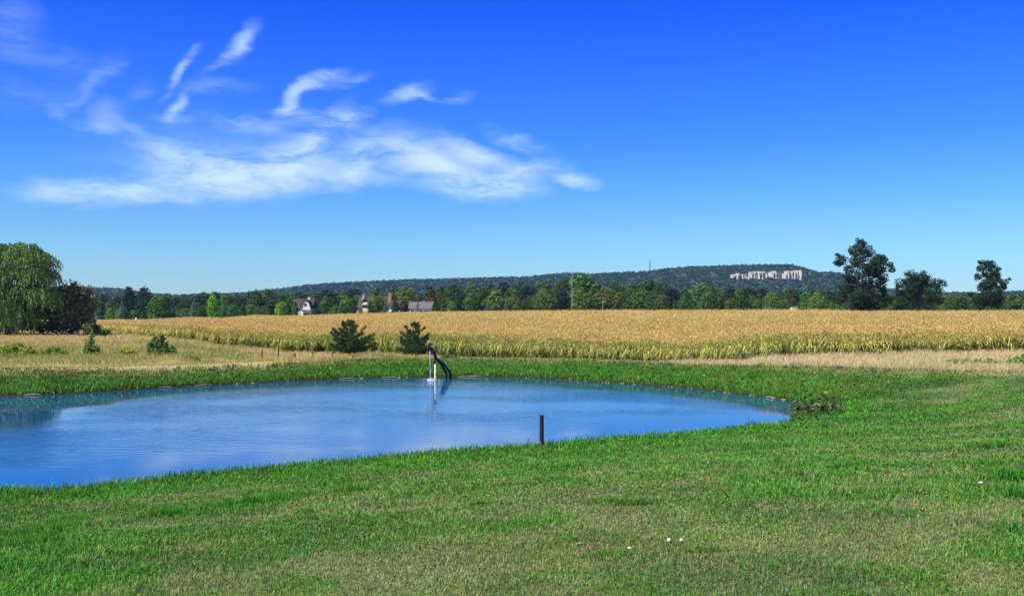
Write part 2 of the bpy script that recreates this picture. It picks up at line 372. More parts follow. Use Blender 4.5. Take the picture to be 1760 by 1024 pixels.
def build_water():
    x0, x1, y0, y1 = -62, 20, 29, 86
    m, N, L, out = newmat('pond_water')
    p = N.new('ShaderNodeBsdfPrincipled'); L.new(p.outputs[0], out.inputs[0])
    p.inputs['Base Color'].default_value = (.002, .06, .19, 1); p.inputs['Roughness'].default_value = .02; p.inputs['IOR'].default_value = 2.1
    tc = N.new('ShaderNodeTexCoord')
    def nz(scale, st, rot, det=2):
        mp = N.new('ShaderNodeMapping'); mp.inputs['Scale'].default_value = st; mp.inputs['Rotation'].default_value = (0, 0, R(rot)); L.new(tc.outputs['Object'], mp.inputs[0])
        n = N.new('ShaderNodeTexNoise'); n.inputs['Scale'].default_value = scale; n.inputs['Detail'].default_value = det; L.new(mp.outputs[0], n.inputs[0]); return n.outputs[0]
    a = nz(2.2, (1, 2.4, 1), 12, 3); b = nz(6.5, (1, 1.8, 1), -8, 3); g = nz(.09, (1, 1.6, 1), 30, 3)
    ad = N.new('ShaderNodeMath'); ad.operation = 'MULTIPLY_ADD'; L.new(b, ad.inputs[0]); ad.inputs[1].default_value = .35; L.new(a, ad.inputs[2])
    big = nz(.75, (1, 3.2, 1), 6, 2); ad2 = N.new('ShaderNodeMath'); ad2.operation = 'MULTIPLY_ADD'; L.new(big, ad2.inputs[0]); ad2.inputs[1].default_value = 2.2; L.new(ad.outputs[0], ad2.inputs[2]); ad = ad2
    # concentric ripples round the falling water
    sx = N.new('ShaderNodeVectorMath'); sx.operation = 'SUBTRACT'; L.new(tc.outputs['Object'], sx.inputs[0]); sx.inputs[1].default_value = (PX(741, D0(656)), D0(656), 0)
    ln = N.new('ShaderNodeVectorMath'); ln.operation = 'LENGTH'; L.new(sx.outputs[0], ln.inputs[0])
    sn = N.new('ShaderNodeMath'); sn.operation = 'SINE'; ml = N.new('ShaderNodeMath'); ml.operation = 'MULTIPLY'; ml.inputs[1].default_value = 9; L.new(ln.outputs['Value'], ml.inputs[0]); L.new(ml.outputs[0], sn.inputs[0])
    fa = N.new('ShaderNodeMapRange'); fa.inputs['From Min'].default_value = 0; fa.inputs['From Max'].default_value = 5; fa.inputs['To Min'].default_value = .7; fa.inputs['To Max'].default_value = 0; L.new(ln.outputs['Value'], fa.inputs[0])
    rp = N.new('ShaderNodeMath'); rp.operation = 'MULTIPLY'; L.new(sn.outputs[0], rp.inputs[0]); L.new(fa.outputs[0], rp.inputs[1])
    hs = N.new('ShaderNodeMath'); hs.operation = 'ADD'; L.new(ad.outputs[0], hs.inputs[0]); L.new(rp.outputs[0], hs.inputs[1])
    mr = N.new('ShaderNodeMapRange'); L.new(g, mr.inputs[0]); mr.inputs['From Min'].default_value = .38; mr.inputs['From Max'].default_value = .62; mr.inputs['To Min'].default_value = .07; mr.inputs['To Max'].default_value = .30
    bp = N.new('ShaderNodeBump'); bp.inputs['Distance'].default_value = .04; L.new(hs.outputs[0], bp.inputs['Height']); va = N.new('ShaderNodeAttribute'); va.attribute_name = 'Col'; cm = N.new('ShaderNodeMath'); cm.operation = 'MULTIPLY'; L.new(mr.outputs[0], cm.inputs[0]); L.new(va.outputs['Fac'], cm.inputs[1])
    L.new(cm.outputs[0], bp.inputs['Strength']); L.new(bp.outputs[0], p.inputs['Normal'])
    nx, ny = 110, 80; X, Y = np.meshgrid(np.linspace(x0, x1, nx), np.linspace(y0, y1, ny)); V = np.stack([X, Y, 0*X], -1).reshape(-1, 3)
    i, j = np.meshgrid(np.arange(ny-1), np.arange(nx-1), indexing='ij'); Fq = np.stack([i*nx+j, i*nx+j+1, (i+1)*nx+j+1, (i+1)*nx+j], -1).reshape(-1, 4)
    # keep only cells touching the pond so the sheet never lies under the lawn for nothing
    sv = -pond_sd(V[:, 0], V[:, 1]); rough = (.06+.94*sm(1, 9, sv))*(1-.93*sm(-21, -26, V[:, 0])*sm(43, 52, V[:, 1])); CW = np.repeat(rough[:, None], 3, 1)
    cx = V[Fq].mean(1); keep = pond_sd(cx[:, 0], cx[:, 1]) < 2.5
    tag(link('pond_water', make_mesh('pond_water', V, Fq[keep], CW, m)), kind='structure')
build_water()

# ------------------------------------------------------------------ grass
def blades(P, h, w, az, lean, col, tipcol=None, bend=True):
    n = len(P); dx = np.cos(az); dy = np.sin(az); la = rng.uniform(0, 2*np.pi, n)
    lx = np.cos(la)*lean*h; ly = np.sin(la)*lean*h
    V = np.zeros((n, 5, 3)); V[:] = P[:, None]
    V[:, 0, 0] -= dx*w/2; V[:, 0, 1] -= dy*w/2; V[:, 1, 0] += dx*w/2; V[:, 1, 1] += dy*w/2
    V[:, 2, 0] += dx*w*.38+lx*.35; V[:, 2, 1] += dy*w*.38+ly*.35; V[:, 2, 2] += h*.6
    V[:, 3, 0] += -dx*w*.38+lx*.35; V[:, 3, 1] += -dy*w*.38+ly*.35; V[:, 3, 2] += h*.6
    V[:, 4, 0] += lx; V[:, 4, 1] += ly; V[:, 4, 2] += h*(1-.3*lean)
    b = (np.arange(n)*5)[:, None]
    Fq = b+np.array([[0, 1, 2, 3]]); Ft = b+np.array([[3, 2, 4]])
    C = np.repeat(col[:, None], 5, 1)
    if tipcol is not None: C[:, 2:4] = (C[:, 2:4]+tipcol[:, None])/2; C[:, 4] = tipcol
    return V.reshape(-1, 3), Fq, Ft, C.reshape(-1, 3)
def blade_obj(name, parts, mat, **kw):
    Vs, Q, T, C = [], [], [], []; n = 0
    for v, q, t, c in parts: Vs.append(v); Q.append(q+n); T.append(t+n); C.append(c); n += len(v)
    o = link(name, make_mesh(name, np.vstack(Vs), [np.vstack(Q), np.vstack(T)], np.vstack(C), mat)); return tag(o, **kw)

def polar_pts(n, r0, r1, a0=-36, a1=36, p=0.7):
    """random points, density falling with distance"""
    u = rng.random(n); e = 2-p*2+1e-6
    r = (r0**e+u*(r1**e-r0**e))**(1/e); a = np.radians(rng.uniform(a0, a1, n)); return r*np.sin(a), r*np.cos(a)

def build_lawn():
    parts = []
    x, y = polar_pts(720000, 9.5, 104, -34, 34, .8)
    s = pond_sd(x, y); px = 880+F*x/y
    k = (s > .15) & (y < meadow_d(px)+1.5); x, y, s = x[k], y[k], s[k]
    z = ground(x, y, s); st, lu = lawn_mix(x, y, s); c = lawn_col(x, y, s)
    n = len(x); rnd = rng.random(n)
    tuft = sm(.62, .8, fbm(x/.9, y/1.3, 91, 3))*(.4+.6*lu)
    edge = sm(2.2, .2, s)
    d = np.hypot(x, y)
    h = rng.uniform(.03, .09, n)*(1+.5*lu+1.1*tuft+2.0*edge*rng.random(n)-.25*st)*(1+d/90)
    w = rng.uniform(.007, .016, n)*(d/14)**.85*(1+.3*tuft)
    c = c*rng.uniform(.5, 1.5, (n, 1))
    isd = rnd < (.07+.38*st); c[isd] = c[isd]*.35+c3(.40, .35, .17)*rng.uniform(.5, 1.15, (isd.sum(), 1))*.65
    c = c*(1+.1*(rng.random((n, 3))-.5))
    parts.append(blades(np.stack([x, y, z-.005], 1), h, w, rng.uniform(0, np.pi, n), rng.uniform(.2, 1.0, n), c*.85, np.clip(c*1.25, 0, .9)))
    # taller clumps left by the mower
    T = []
    hand = [(430, 862, 55, 3, 1.0), (500, 850, 40, 4, .8), (265, 884, 26, 3, 1.), (280, 880, 20, 3, .9), (600, 842, 30, 3, 1.), (575, 852, 30, 3, .7), (700, 850, 26, 2, .6), (900, 800, 40, 3, .8), (960, 800, 40, 2, .7),
            (1090, 868, 40, 2, .7), (830, 868, 25, 3, .7), (1735, 826, 30, 4, 1.2), (1745, 855, 14, 4, 1.1), (1700, 770, 40, 2, .9), (1440, 808, 50, 2, .8), (1350, 765, 50, 3, .9), (1600, 715, 70, 3, .8), (1500, 740, 50, 3, .8),
            (60, 910, 50, 18, .8), (40, 935, 40, 14, .8), (95, 890, 30, 10, .7), (110, 850, 40, 4, .9), (30, 850, 30, 4, .9), (240, 958, 30, 5, .6), (1060, 955, 60, 5, .45), (1200, 948, 50, 4, .45), (1040, 865, 40, 3, .6),
            (1250, 700, 2, 2, .1), (1560, 705, 50, 3, .8), (1640, 722, 60, 3, .7), (1690, 800, 40, 2, .7), (1270, 780, 60, 3, .6), (1120, 760, 40, 2, .7), (760, 800, 50, 3, .6), (660, 810, 50, 3, .6)]
    for (cx, cy, hx, hy, hs) in hand:
        d = D0(cy, 1.9); 
        for _ in range(4):
            X = PX(cx, d); zc = gz(X, d); d = D0(cy, zc)
        nn = int(260*hs*hx/40*(1+hy/6)); xs = X+rng.normal(0, hx/F*d*.6, nn); ys = d+rng.normal(0, hy*d*d/(F*4)*.55, nn)+(xs-X)*.1
        T.append((xs, ys, np.full(nn, hs)))
    nr = 420; cx, cy = polar_pts(nr, 11, 60, -32, 32, .9)
    for a, b in zip(cx, cy):
        nn = rng.integers(18, 60); T.append((a+rng.normal(0, .25+b*.006, nn), b+rng.normal(0, .10, nn), np.full(nn, rng.uniform(.3, .8))))
    x = np.concatenate([t[0] for t in T]); y = np.concatenate([t[1] for t in T]); q = np.concatenate([t[2] for t in T])
    s = pond_sd(x, y); k = s > .1; x, y, q, s = x[k], y[k], q[k], s[k]; z = ground(x, y, s); n = len(x); d = np.hypot(x, y)
    c = (G_LUSH*.9)[None]*rng.uniform(.55, 1.6, (n, 1)); c[:, 0] *= rng.uniform(.7, 1.5, n)
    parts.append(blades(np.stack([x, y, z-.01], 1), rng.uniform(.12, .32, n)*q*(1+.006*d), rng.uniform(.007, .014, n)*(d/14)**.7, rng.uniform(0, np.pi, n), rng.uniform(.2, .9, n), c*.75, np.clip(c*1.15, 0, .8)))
    blade_obj('lawn_grass', parts, M_blade, kind='stuff', label='short mown green lawn with straw coloured patches and taller clumps', cat='grass')
    # lush uneven growth on the far bank and along both shores
    x = rng.uniform(-62, 30, 420000); y = rng.uniform(27, 100, 420000); s = pond_sd(x, y); px = 880+F*x/y
    yc = 50+.28*np.maximum(x+15, 0); fars = y > yc
    k = (s > .02+.5*sm(.45, .7, fbm(x/1.3, y/1.3, 81, 3))) & (((s < 13) & fars & (y < meadow_d(px)+.6)) | ((s < 1.5) & ~fars & (rng.random(len(x)) < .9)))
    x, y, s, fars, px = x[k], y[k], s[k], fars[k], px[k]; n = len(x); z = ground(x, y, s)
    cl = fbm(x/1.1, y/1.1, 61, 4); yel = sm(.45, .7, fbm(x/4, y/2+5, 67, 3))*sm(5, 1, s)
    brn = sm(.45, .65, fbm(x/2.2, y/1.2+7, 69, 3))*sm(700, 400, px); c = (c3(.068, .195, .028)*(1-yel[:, None])+c3(.17, .22, .03)*yel[:, None]); c = c*(1-.55*brn[:, None])+c3(.07, .085, .03)*.55*brn[:, None]; c = c*rng.uniform(.4, 1.5, (n, 1))
    lt = px < 600; c[lt] = c[lt]*c3(1.0, .72, .9)
    ol = (sm(3.5, 8, s)*sm(420, 200, px))[:, None]; c = c*(1-ol)+c3(.26, .27, .095)*ol*rng.uniform(.5, 1.3, (n, 1))*(.6+.8*fbm(x/5, y/1.2, 88, 3)[:, None])
    h = (1-.55*ol[:, 0])*np.where(fars, rng.uniform(.10, .30, n)*(.5+1.1*cl)*(1.15-.45*sm(3, 9, s))*sm(0, .5, s+.15), rng.uniform(.1, .28, n)*(.4+1.1*cl))
    dead = rng.random(n) < .07; c[dead] = c3(.38, .3, .12)*rng.uniform(.5, 1, (dead.sum(), 1))
    w = rng.uniform(.012, .028, n)*np.where(fars, 2.0, 1.1)
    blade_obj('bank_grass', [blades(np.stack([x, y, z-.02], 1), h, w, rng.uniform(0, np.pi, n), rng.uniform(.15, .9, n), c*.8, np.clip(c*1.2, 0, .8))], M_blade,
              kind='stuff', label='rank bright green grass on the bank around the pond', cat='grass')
build_lawn()

def build_dry():
    N = 620000; x, y = polar_pts(N, 58, 235, -38, 38, .75); px = 880+F*x/y
    s = pond_sd(x, y); k = (y > meadow_d(px)-.4) & (y < corn_front_d(px)+1.2) & (s > 5); x, y, px, s = x[k], y[k], px[k], s[k]
    n = len(x); z = ground(x, y, s); v = fbm(x/5, y/7, 71, 4); v2 = fbm(x/1.6, y/2.2, 73, 3); right = sm(1050, 1250, px)
    base = c3(.60, .47, .20)*(1-right[:, None])+c3(.60, .50, .27)*right[:, None]
    grn = sm(.5, .68, v)*(1-right*.9)*sm(160, 110, y); grn = np.clip(grn+sm(80, 22, y-meadow_d(px))*sm(560, 300, px)*(.42+1.1*sm(.36, .58, fbm(x/3, y/6, 74, 3))), 0, 1)
    cen = sm(700, 780, px)*sm(1200, 1100, px)*.7; grn = np.maximum(grn, cen); c = base*(1-grn[:, None]*.78)+c3(.22, .28, .07)*grn[:, None]*.78
    c = c*rng.uniform(.6, 1.25, (n, 1))
    h = rng.uniform(.25, .62, n)*(.5+.9*v2)*(1+.2*right)*(1-.65*sm(700, 780, px)*sm(1200, 1100, px)); wig = rng.uniform(.1, .7, n)
    short = sm(15, 6, y-meadow_d(px))*sm(520, 300, px); h = h*(1-.7*short)
    w = rng.uniform(.012, .03, n)*(y/75)
    blade_obj('dry_grass', [blades(np.stack([x, y, z-.02], 1), h, w, rng.uniform(0, np.pi, n), wig, c*.8, np.clip(c*1.15, 0, .9))], M_blade,
              kind='stuff', label='tall dry straw coloured meadow grass between the pond bank and the corn', cat='grass')
build_dry()

# ------------------------------------------------------------------ template merging
def replicate(T, pos, rz, sc, tint):
    V, Fc, C = T; n = len(pos); m = len(V); c = np.cos(rz); s_ = np.sin(rz)
    sc = np.asarray(sc); sxy = sc if sc.ndim == 1 else sc[:, 0]; sz = sc if sc.ndim == 1 else sc[:, 1]
    X = (V[None, :, 0]*c[:, None]-V[None, :, 1]*s_[:, None])*sxy[:, None]+pos[:, 0:1]
    Y = (V[None, :, 0]*s_[:, None]+V[None, :, 1]*c[:, None])*sxy[:, None]+pos[:, 1:2]
    Z = V[None, :, 2]*sz[:, None]+pos[:, 2:3]
    VV = np.stack([X, Y, Z], -1).reshape(-1, 3); FF = (Fc[None]+(np.arange(n)*m)[:, None, None]).reshape(-1, Fc.shape[1])
    CC = (C[None]*tint[:, None]).reshape(-1, 3); return VV, FF, CC
def merge(parts):
    Vs, Fs, Cs = [], [], []; n = 0
    for v, f, c in parts: Vs.append(v); Fs.append(f+n); Cs.append(c); n += len(v)
    return np.vstack(Vs), np.vstack(Fs), np.vstack(Cs)

# ------------------------------------------------------------------ corn
def corn_plant(rs, H=1.8, leaves=9, segs=3, stalk=True, topless=False):
    V, Q, C = [], [], []
    def strip(pts, ws, side, cols):
        n0 = len(V)
        for p, w, c in zip(pts, ws, cols):
            V.append(p-side*w/2); V.append(p+side*w/2); C.extend([c, c])
        for i in range(len(pts)-1): a = n0+2*i; Q.append((a, a+1, a+3)); Q.append((a, a+3, a+2))
    if stalk:
        for a in (0, 1.57):
            sd_ = np.array([math.cos(a), math.sin(a), 0]); strip([np.array([0, 0, 0.]), np.array([0, 0, H*.9])], [.035, .02], sd_, [c3(.30, .28, .10), c3(.45, .34, .15)])
    az0 = rs.uniform(0, 6.28)
    for i in range(leaves):
        t = (i+1)/(leaves+1); z0 = H*(.1+.78*t) if not topless else H*(.62+.28*t)
        a = az0+(i % 2)*math.pi+rs.normal(0, .35); dr = np.array([math.cos(a), math.sin(a), 0]); sd_ = np.array([-math.sin(a), math.cos(a), 0])
        Lf = .62*(.6+.6*math.sin(math.pi*min(1, t*.9+.1)))*rs.uniform(.8, 1.2); up = rs.uniform(.35, .75)
        pts = []; 
        for k in range(segs+1):
            u = k/segs; pts.append(np.array([0, 0, z0])+dr*Lf*u*.85+np.array([0, 0, Lf*(up*u-1.15*u*u)]))
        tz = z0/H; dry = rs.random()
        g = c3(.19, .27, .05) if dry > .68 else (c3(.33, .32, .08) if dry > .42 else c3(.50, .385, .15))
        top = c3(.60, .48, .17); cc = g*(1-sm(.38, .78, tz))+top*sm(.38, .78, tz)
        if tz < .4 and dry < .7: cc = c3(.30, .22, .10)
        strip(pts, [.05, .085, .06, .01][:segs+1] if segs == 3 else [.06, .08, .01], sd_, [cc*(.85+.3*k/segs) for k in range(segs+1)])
    for i in range(5 if not topless else 4):                       # tassel
        a = rs.uniform(0, 6.28); l = rs.uniform(.16, .30); dr = np.array([math.cos(a), math.sin(a), 0])*(.45 if i else 0)
        sd_ = np.array([-math.sin(a), math.cos(a), 0]); b = np.array([0, 0, H*.88])
        strip([b, b+dr*l*.5+np.array([0, 0, l*.7]), b+dr*l*1.1+np.array([0, 0, l*(1 if not i else .85)])], [.02, .035, .015], sd_, [c3(.52, .40, .15), c3(.60, .46, .18), c3(.56, .42, .17)])
    return np.array(V), np.array(Q), np.array(C)
def corn_zone(x, y, px):
    """near edge still green, tops dry and orange"""
    d = y-corn_front_d(px); g = sm(26, 1, d)*sm(250, 130, y)*.85*(1-.35*sm(1250, 1450, px)-.3*sm(560, 420, px))
    return g
def build_corn():
    rs = np.random.default_rng(3)
    # individual stalks of the front rows
    temps = [corn_plant(np.random.default_rng(50+i), 1.8, 10) for i in range(8)]
    mes = [make_mesh('corn_stalk', v, f, c, M_corn) for v, f, c in temps]
    used = []; px = 640.
    rows = 0; spots = []
    for row in range(2):
        px = 655+row*4
        while px < 1420 and len(spots) < 300:
            d = float(corn_front_d(px))+row*.8+rs.uniform(-.15, .15); spots.append((PX(px, d), d)); px += rs.uniform(3.2, 6.2)
    for i, (x, y) in enumerate(spots[:300]):
        o = link('corn_stalk', mes[i % 8], loc=(x, y, gz(x, y)-.02)); o.rotation_euler = (rs.normal(0, .05), rs.normal(0, .05), rs.uniform(0, 6.28))
        q = rs.uniform(.68, 1.08)*float(corn_h(880+F*x/y, y)); o.scale = (q*rs.uniform(.9, 1.25), q*1.1, q*rs.uniform(.9, 1.1))
        k = rs.uniform(.55, 1.25); k *= .92; o.color = (k*rs.uniform(.66, 1.02), k, k*rs.uniform(.7, 1.1), 1)
        tag(o, 'yellow green corn stalk with drying leaves in the front rows nearest the pond bank', 'corn plant', 'corn stalks along the front edge of the field')
    parts = []
    # band of full plants
    sp = np.array(spots)
    for ti in range(6):
        T = corn_plant(np.random.default_rng(80+ti), 1.8, 9); n = 3600
        px_ = rng.uniform(150, 2100, n); off = rng.gamma(1.6, 8, n); d = corn_front_d(px_)+.2+off
        x = PX(px_, d); k = ~((px_ > 640) & (px_ < 1430) & (off < 1.5)) & (d < 235); x, d, px_, off = x[k], d[k], px_[k], off[k]; n = len(x)
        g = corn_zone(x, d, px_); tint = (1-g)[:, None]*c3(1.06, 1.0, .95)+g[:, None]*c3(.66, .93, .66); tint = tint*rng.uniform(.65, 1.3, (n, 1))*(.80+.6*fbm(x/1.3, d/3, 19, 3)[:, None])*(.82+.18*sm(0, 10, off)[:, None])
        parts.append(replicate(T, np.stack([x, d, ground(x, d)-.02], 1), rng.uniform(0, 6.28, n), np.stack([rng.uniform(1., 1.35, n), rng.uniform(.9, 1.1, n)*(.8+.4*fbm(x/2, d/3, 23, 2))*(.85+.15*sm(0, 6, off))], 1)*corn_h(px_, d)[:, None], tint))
    # farther in only the tops show
    for ti in range(5):
        T = corn_plant(np.random.default_rng(120+ti), 1.8, 5, 2, False, True)
        n = 26000; u = rng.random(n); px_ = rng.uniform(60, 2200, n); f0 = corn_front_d(px_)+6; f1 = corn_back_d(px_)
        d = 1/(1/f0*(1-u**1.0)+u**1.0/f1); x = PX(px_, d)
        v = fbm(x/12, d/12, 5+ti*0, 3)
        tint = c3(1.06, 1.0, .98)*(rng.uniform(.72, 1.15, (n, 1)))*(.9+.25*v[:, None])
        q = rng.uniform(1., 1.3, n)*(1+.9*sm(120, 380, d))
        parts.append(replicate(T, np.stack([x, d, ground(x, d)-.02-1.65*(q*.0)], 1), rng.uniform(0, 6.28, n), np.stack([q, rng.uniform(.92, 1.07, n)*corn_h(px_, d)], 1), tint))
    V, Fa, C = merge(parts)
    tag(link('corn_crop', make_mesh('corn_crop', V, Fa, C, M_corn)), 'ripe corn crop with tan tassels filling the wide field behind the pond', 'crop', kind='stuff')
build_corn()

# ------------------------------------------------------------------ trees
def leafcloud(lobes, n, size, rs, flat=.0, up=.3, colvar=.25, shell=.55, aspect=1.0, cols=((1, 1, 1),), feather=0):
    """lobes: (x,y,z,rx,ry,rz). leaf clumps as quads through each lobe's volume, denser towards the outside"""
    L = np.array(lobes, float); vol = (L[:, 3]*L[:, 4]*L[:, 5])**(2/3.); pr = vol/vol.sum(); k = rs.choice(len(L), n, p=pr)
    d = rs.normal(size=(n, 3)); d /= np.linalg.norm(d, axis=1)[:, None]
    r = shell+(1-shell)*rs.random(n)**.7; wob = 1+.22*np.sin(d[:, 0]*5+k*1.7)*np.cos(d[:, 2]*6+k)
    P = L[k, :3]+d*(r*wob*(1+feather*np.abs(rs.normal(size=n))))[:, None]*L[k, 3:6]
    if feather: P[:, 2] = np.maximum(P[:, 2], .03)
    nrm = d*.7+rs.normal(size=(n, 3))*.55+np.array([0, 0, up]); nrm /= np.linalg.norm(nrm, axis=1)[:, None]
    a = np.cross(nrm, rs.normal(size=(n, 3))); a /= np.linalg.norm(a, axis=1)[:, None]+1e-9; b = np.cross(nrm, a)
    s = size*rs.uniform(.55, 1.35, n)[:, None]; A = a*s*.5; B = b*s*.5*aspect
    V = np.stack([P-A-B*.6, P+A*.7-B, P+A+B*.5, P-A*.6+B], 1).reshape(-1, 3)
    Fq = (np.arange(n)*4)[:, None]+np.array([[0, 1, 2, 3]])
    lc = 1+colvar*(rs.random(len(L))-.5)*1.2; cc = np.array(cols)[rs.integers(0, len(cols), n)]
    C = cc*(lc[k]*rs.uniform(1-colvar, 1+colvar, n))[:, None]; C = np.repeat(C, 4, 0)
    return V, Fq, C
def limb_mesh(mb, base, top, r0, r1, rs, k=6, seg=4, wob=.06):
    b = Vector(base); t = Vector(top); L = (t-b).length; pts = []; rad = []
    for i in range(seg+1):
        u = i/seg; p = b.lerp(t, u)
        if 0 < i < seg: p += Vector((rs.normal(0, wob*L*.3), rs.normal(0, wob*L*.3), 0))
        pts.append(p); rad.append(lerp(r0, r1, u))
    mb.tube(pts, rad, k); return pts
def trunk_for(lobes, H, r0, rs, fork=.3, n=6, mat=None):
    mb = MB(); top = (0, 0, H*.82); pts = limb_mesh(mb, (0, 0, -.3), top, r0, r0*.2, rs, 7, 6, .05)
    Ls = sorted(lobes, key=lambda l: -l[3]*l[5])[:n]
    for l in Ls:
        z0 = max(H*fork*rs.uniform(.7, 1.3), .2); z0 = min(z0, l[2]*.8); i = z0/(H*.82+.3); a = Vector(pts[0]).lerp(Vector(pts[-1]), i)
        limb_mesh(mb, a, (l[0], l[1], l[2]), r0*.45, r0*.1, rs, 5, 4, .1)
    return mb.mesh('trunk', mat or M_bark)
def auto_lobes(rs, H, W, base=.12, n=14, shape='round'):
    out = []
    for i in range(n):
        t = (i+.5)/n; z = H*(base+(1-base)*(t**.9)*.93)
        tt = (z/H-base)/(1-base)
        env = {'round': math.sin(math.pi*min(1, .18+tt*.78))**.7, 'tall': math.sin(math.pi*min(1, .25+tt*.7))**.8*.85, 'broad': (1-tt**3)*.95, 'cone': 1-tt*.85}[shape]
        rr = W/2*env; lr = min(W*.28, max(W*.12, rr*.62)); a = i*2.4+rs.uniform(-.5, .5); rad = max(0, rr-lr)*rs.uniform(.6, 1.1)
        out.append((math.cos(a)*rad, math.sin(a)*rad, min(z, H-lr*.8), lr*rs.uniform(.85, 1.2), lr*rs.uniform(.85, 1.2), lr*rs.uniform(.7, .95)))
    return out
def spruce_mesh(rs, H, W, tiers=13, per=14):
    V, Q, C = [], [], []; n = 0
    for t in range(tiers):
        u = t/(tiers-1); z = H*(.06+.9*u); r = W/2*(1-u)**.85*rs.uniform(.85, 1.12)+.06*W*.3
        m = max(5, int(per*(1-u*.6)))
        for k in range(m):
            a = 2*math.pi*k/m+rs.uniform(-.2, .2)+t; rr = r*rs.uniform(.75, 1.12); dr = np.array([math.cos(a), math.sin(a), 0]); sd_ = np.array([-math.sin(a), math.cos(a), 0])
            p0 = np.array([0, 0, z+.05*H]); p1 = dr*rr*.6+np.array([0, 0, z+.01*H]); p2 = dr*rr+np.array([0, 0, z-.02*H+.03*H*u])
            w = rr*.45; th = H*.025
            V += [p0, p1-sd_*w*.5-[0, 0, th], p2, p1+sd_*w*.5-[0, 0, th], p1+[0, 0, th*.6]]; c = rs.uniform(.7, 1.25); C += [c3(1, 1, 1)*c*.75]*2+[c3(1.15, 1.15, 1.15)*c]+[c3(1, 1, 1)*c*.75]+[c3(1, 1, 1)*c]
            Q += [(n, n+1, n+4), (n+1, n+2, n+4), (n+2, n+3, n+4), (n+3, n, n+4)]; n += 5
    V = np.array(V, float); lead = MB
    return V, np.array(Q), np.array(C)
rs0 = np.random.default_rng(11)
# crown variants for the wood, unit height 1 (scaled per tree)
CROWNS = []
for i, (shape, W, nl) in enumerate([('round', .85, 15), ('round', 1.0, 17), ('tall', .6, 13), ('broad', .95, 16), ('tall', .72, 14), ('round', .75, 13), ('broad', 1.2, 18), ('tall', .5, 11)]):
    rs = np.random.default_rng(200+i); lo = auto_lobes(rs, 1., W, .06, nl, shape); v, f, c = leafcloud(lo, 2300, .052, rs, colvar=.28, shell=.5)
    CROWNS.append((make_mesh('crown', v, f, c, M_leaf), trunk_for(lo, 1., .028, rs, .25, 5), W, shape))
SPR = []
for i in range(3):
    rs = np.random.default_rng(300+i); v, f, c = spruce_mesh(rs, 1., .55, 13, 13)
    SPR.append((make_mesh('crown', v, f, c, M_leaf), MB().tube([(0, 0, -.03), (0, 0, .5), (0, 0, .97)], [.02, .012, .003], 6).mesh('trunk', M_bark), .55, 'spruce'))
def put_tree(proto, x, y, H, W, col, label, cat='tree', group=None, name='deciduous_tree', zoff=0):
    z = gz(x, y)-.15+zoff; o = empty(name, (x, y, z), label, cat, group, rng.uniform(0, 6.28))
    sx = W/proto[2]; o.scale = (sx, sx, H)
    c = link('crown', proto[0], o); c.color = (*col, 1); link('trunk', proto[1], o); return o
GREENS = {'dark': (0.05, 0.1, 0.032), 'mid': (0.08, 0.16, 0.038), 'olive': (0.095, 0.145, 0.038), 'light': (0.13, 0.21, 0.048), 'bright': (0.16, 0.33, 0.028), 'blue': (0.07, 0.125, 0.10), 'pine': (0.035, 0.085, 0.045), 'rust': (0.15, 0.07, 0.04), 'navy': (0.028, 0.055, 0.04), 'brown': (0.085, 0.085, 0.038)}
WORD = {'dark': 'dark green', 'mid': 'mid green', 'olive': 'olive green', 'light': 'pale green', 'bright': 'bright yellow green', 'blue': 'blue grey', 'pine': 'deep green', 'rust': 'rusty red', 'navy': 'near black', 'brown': 'brownish'}
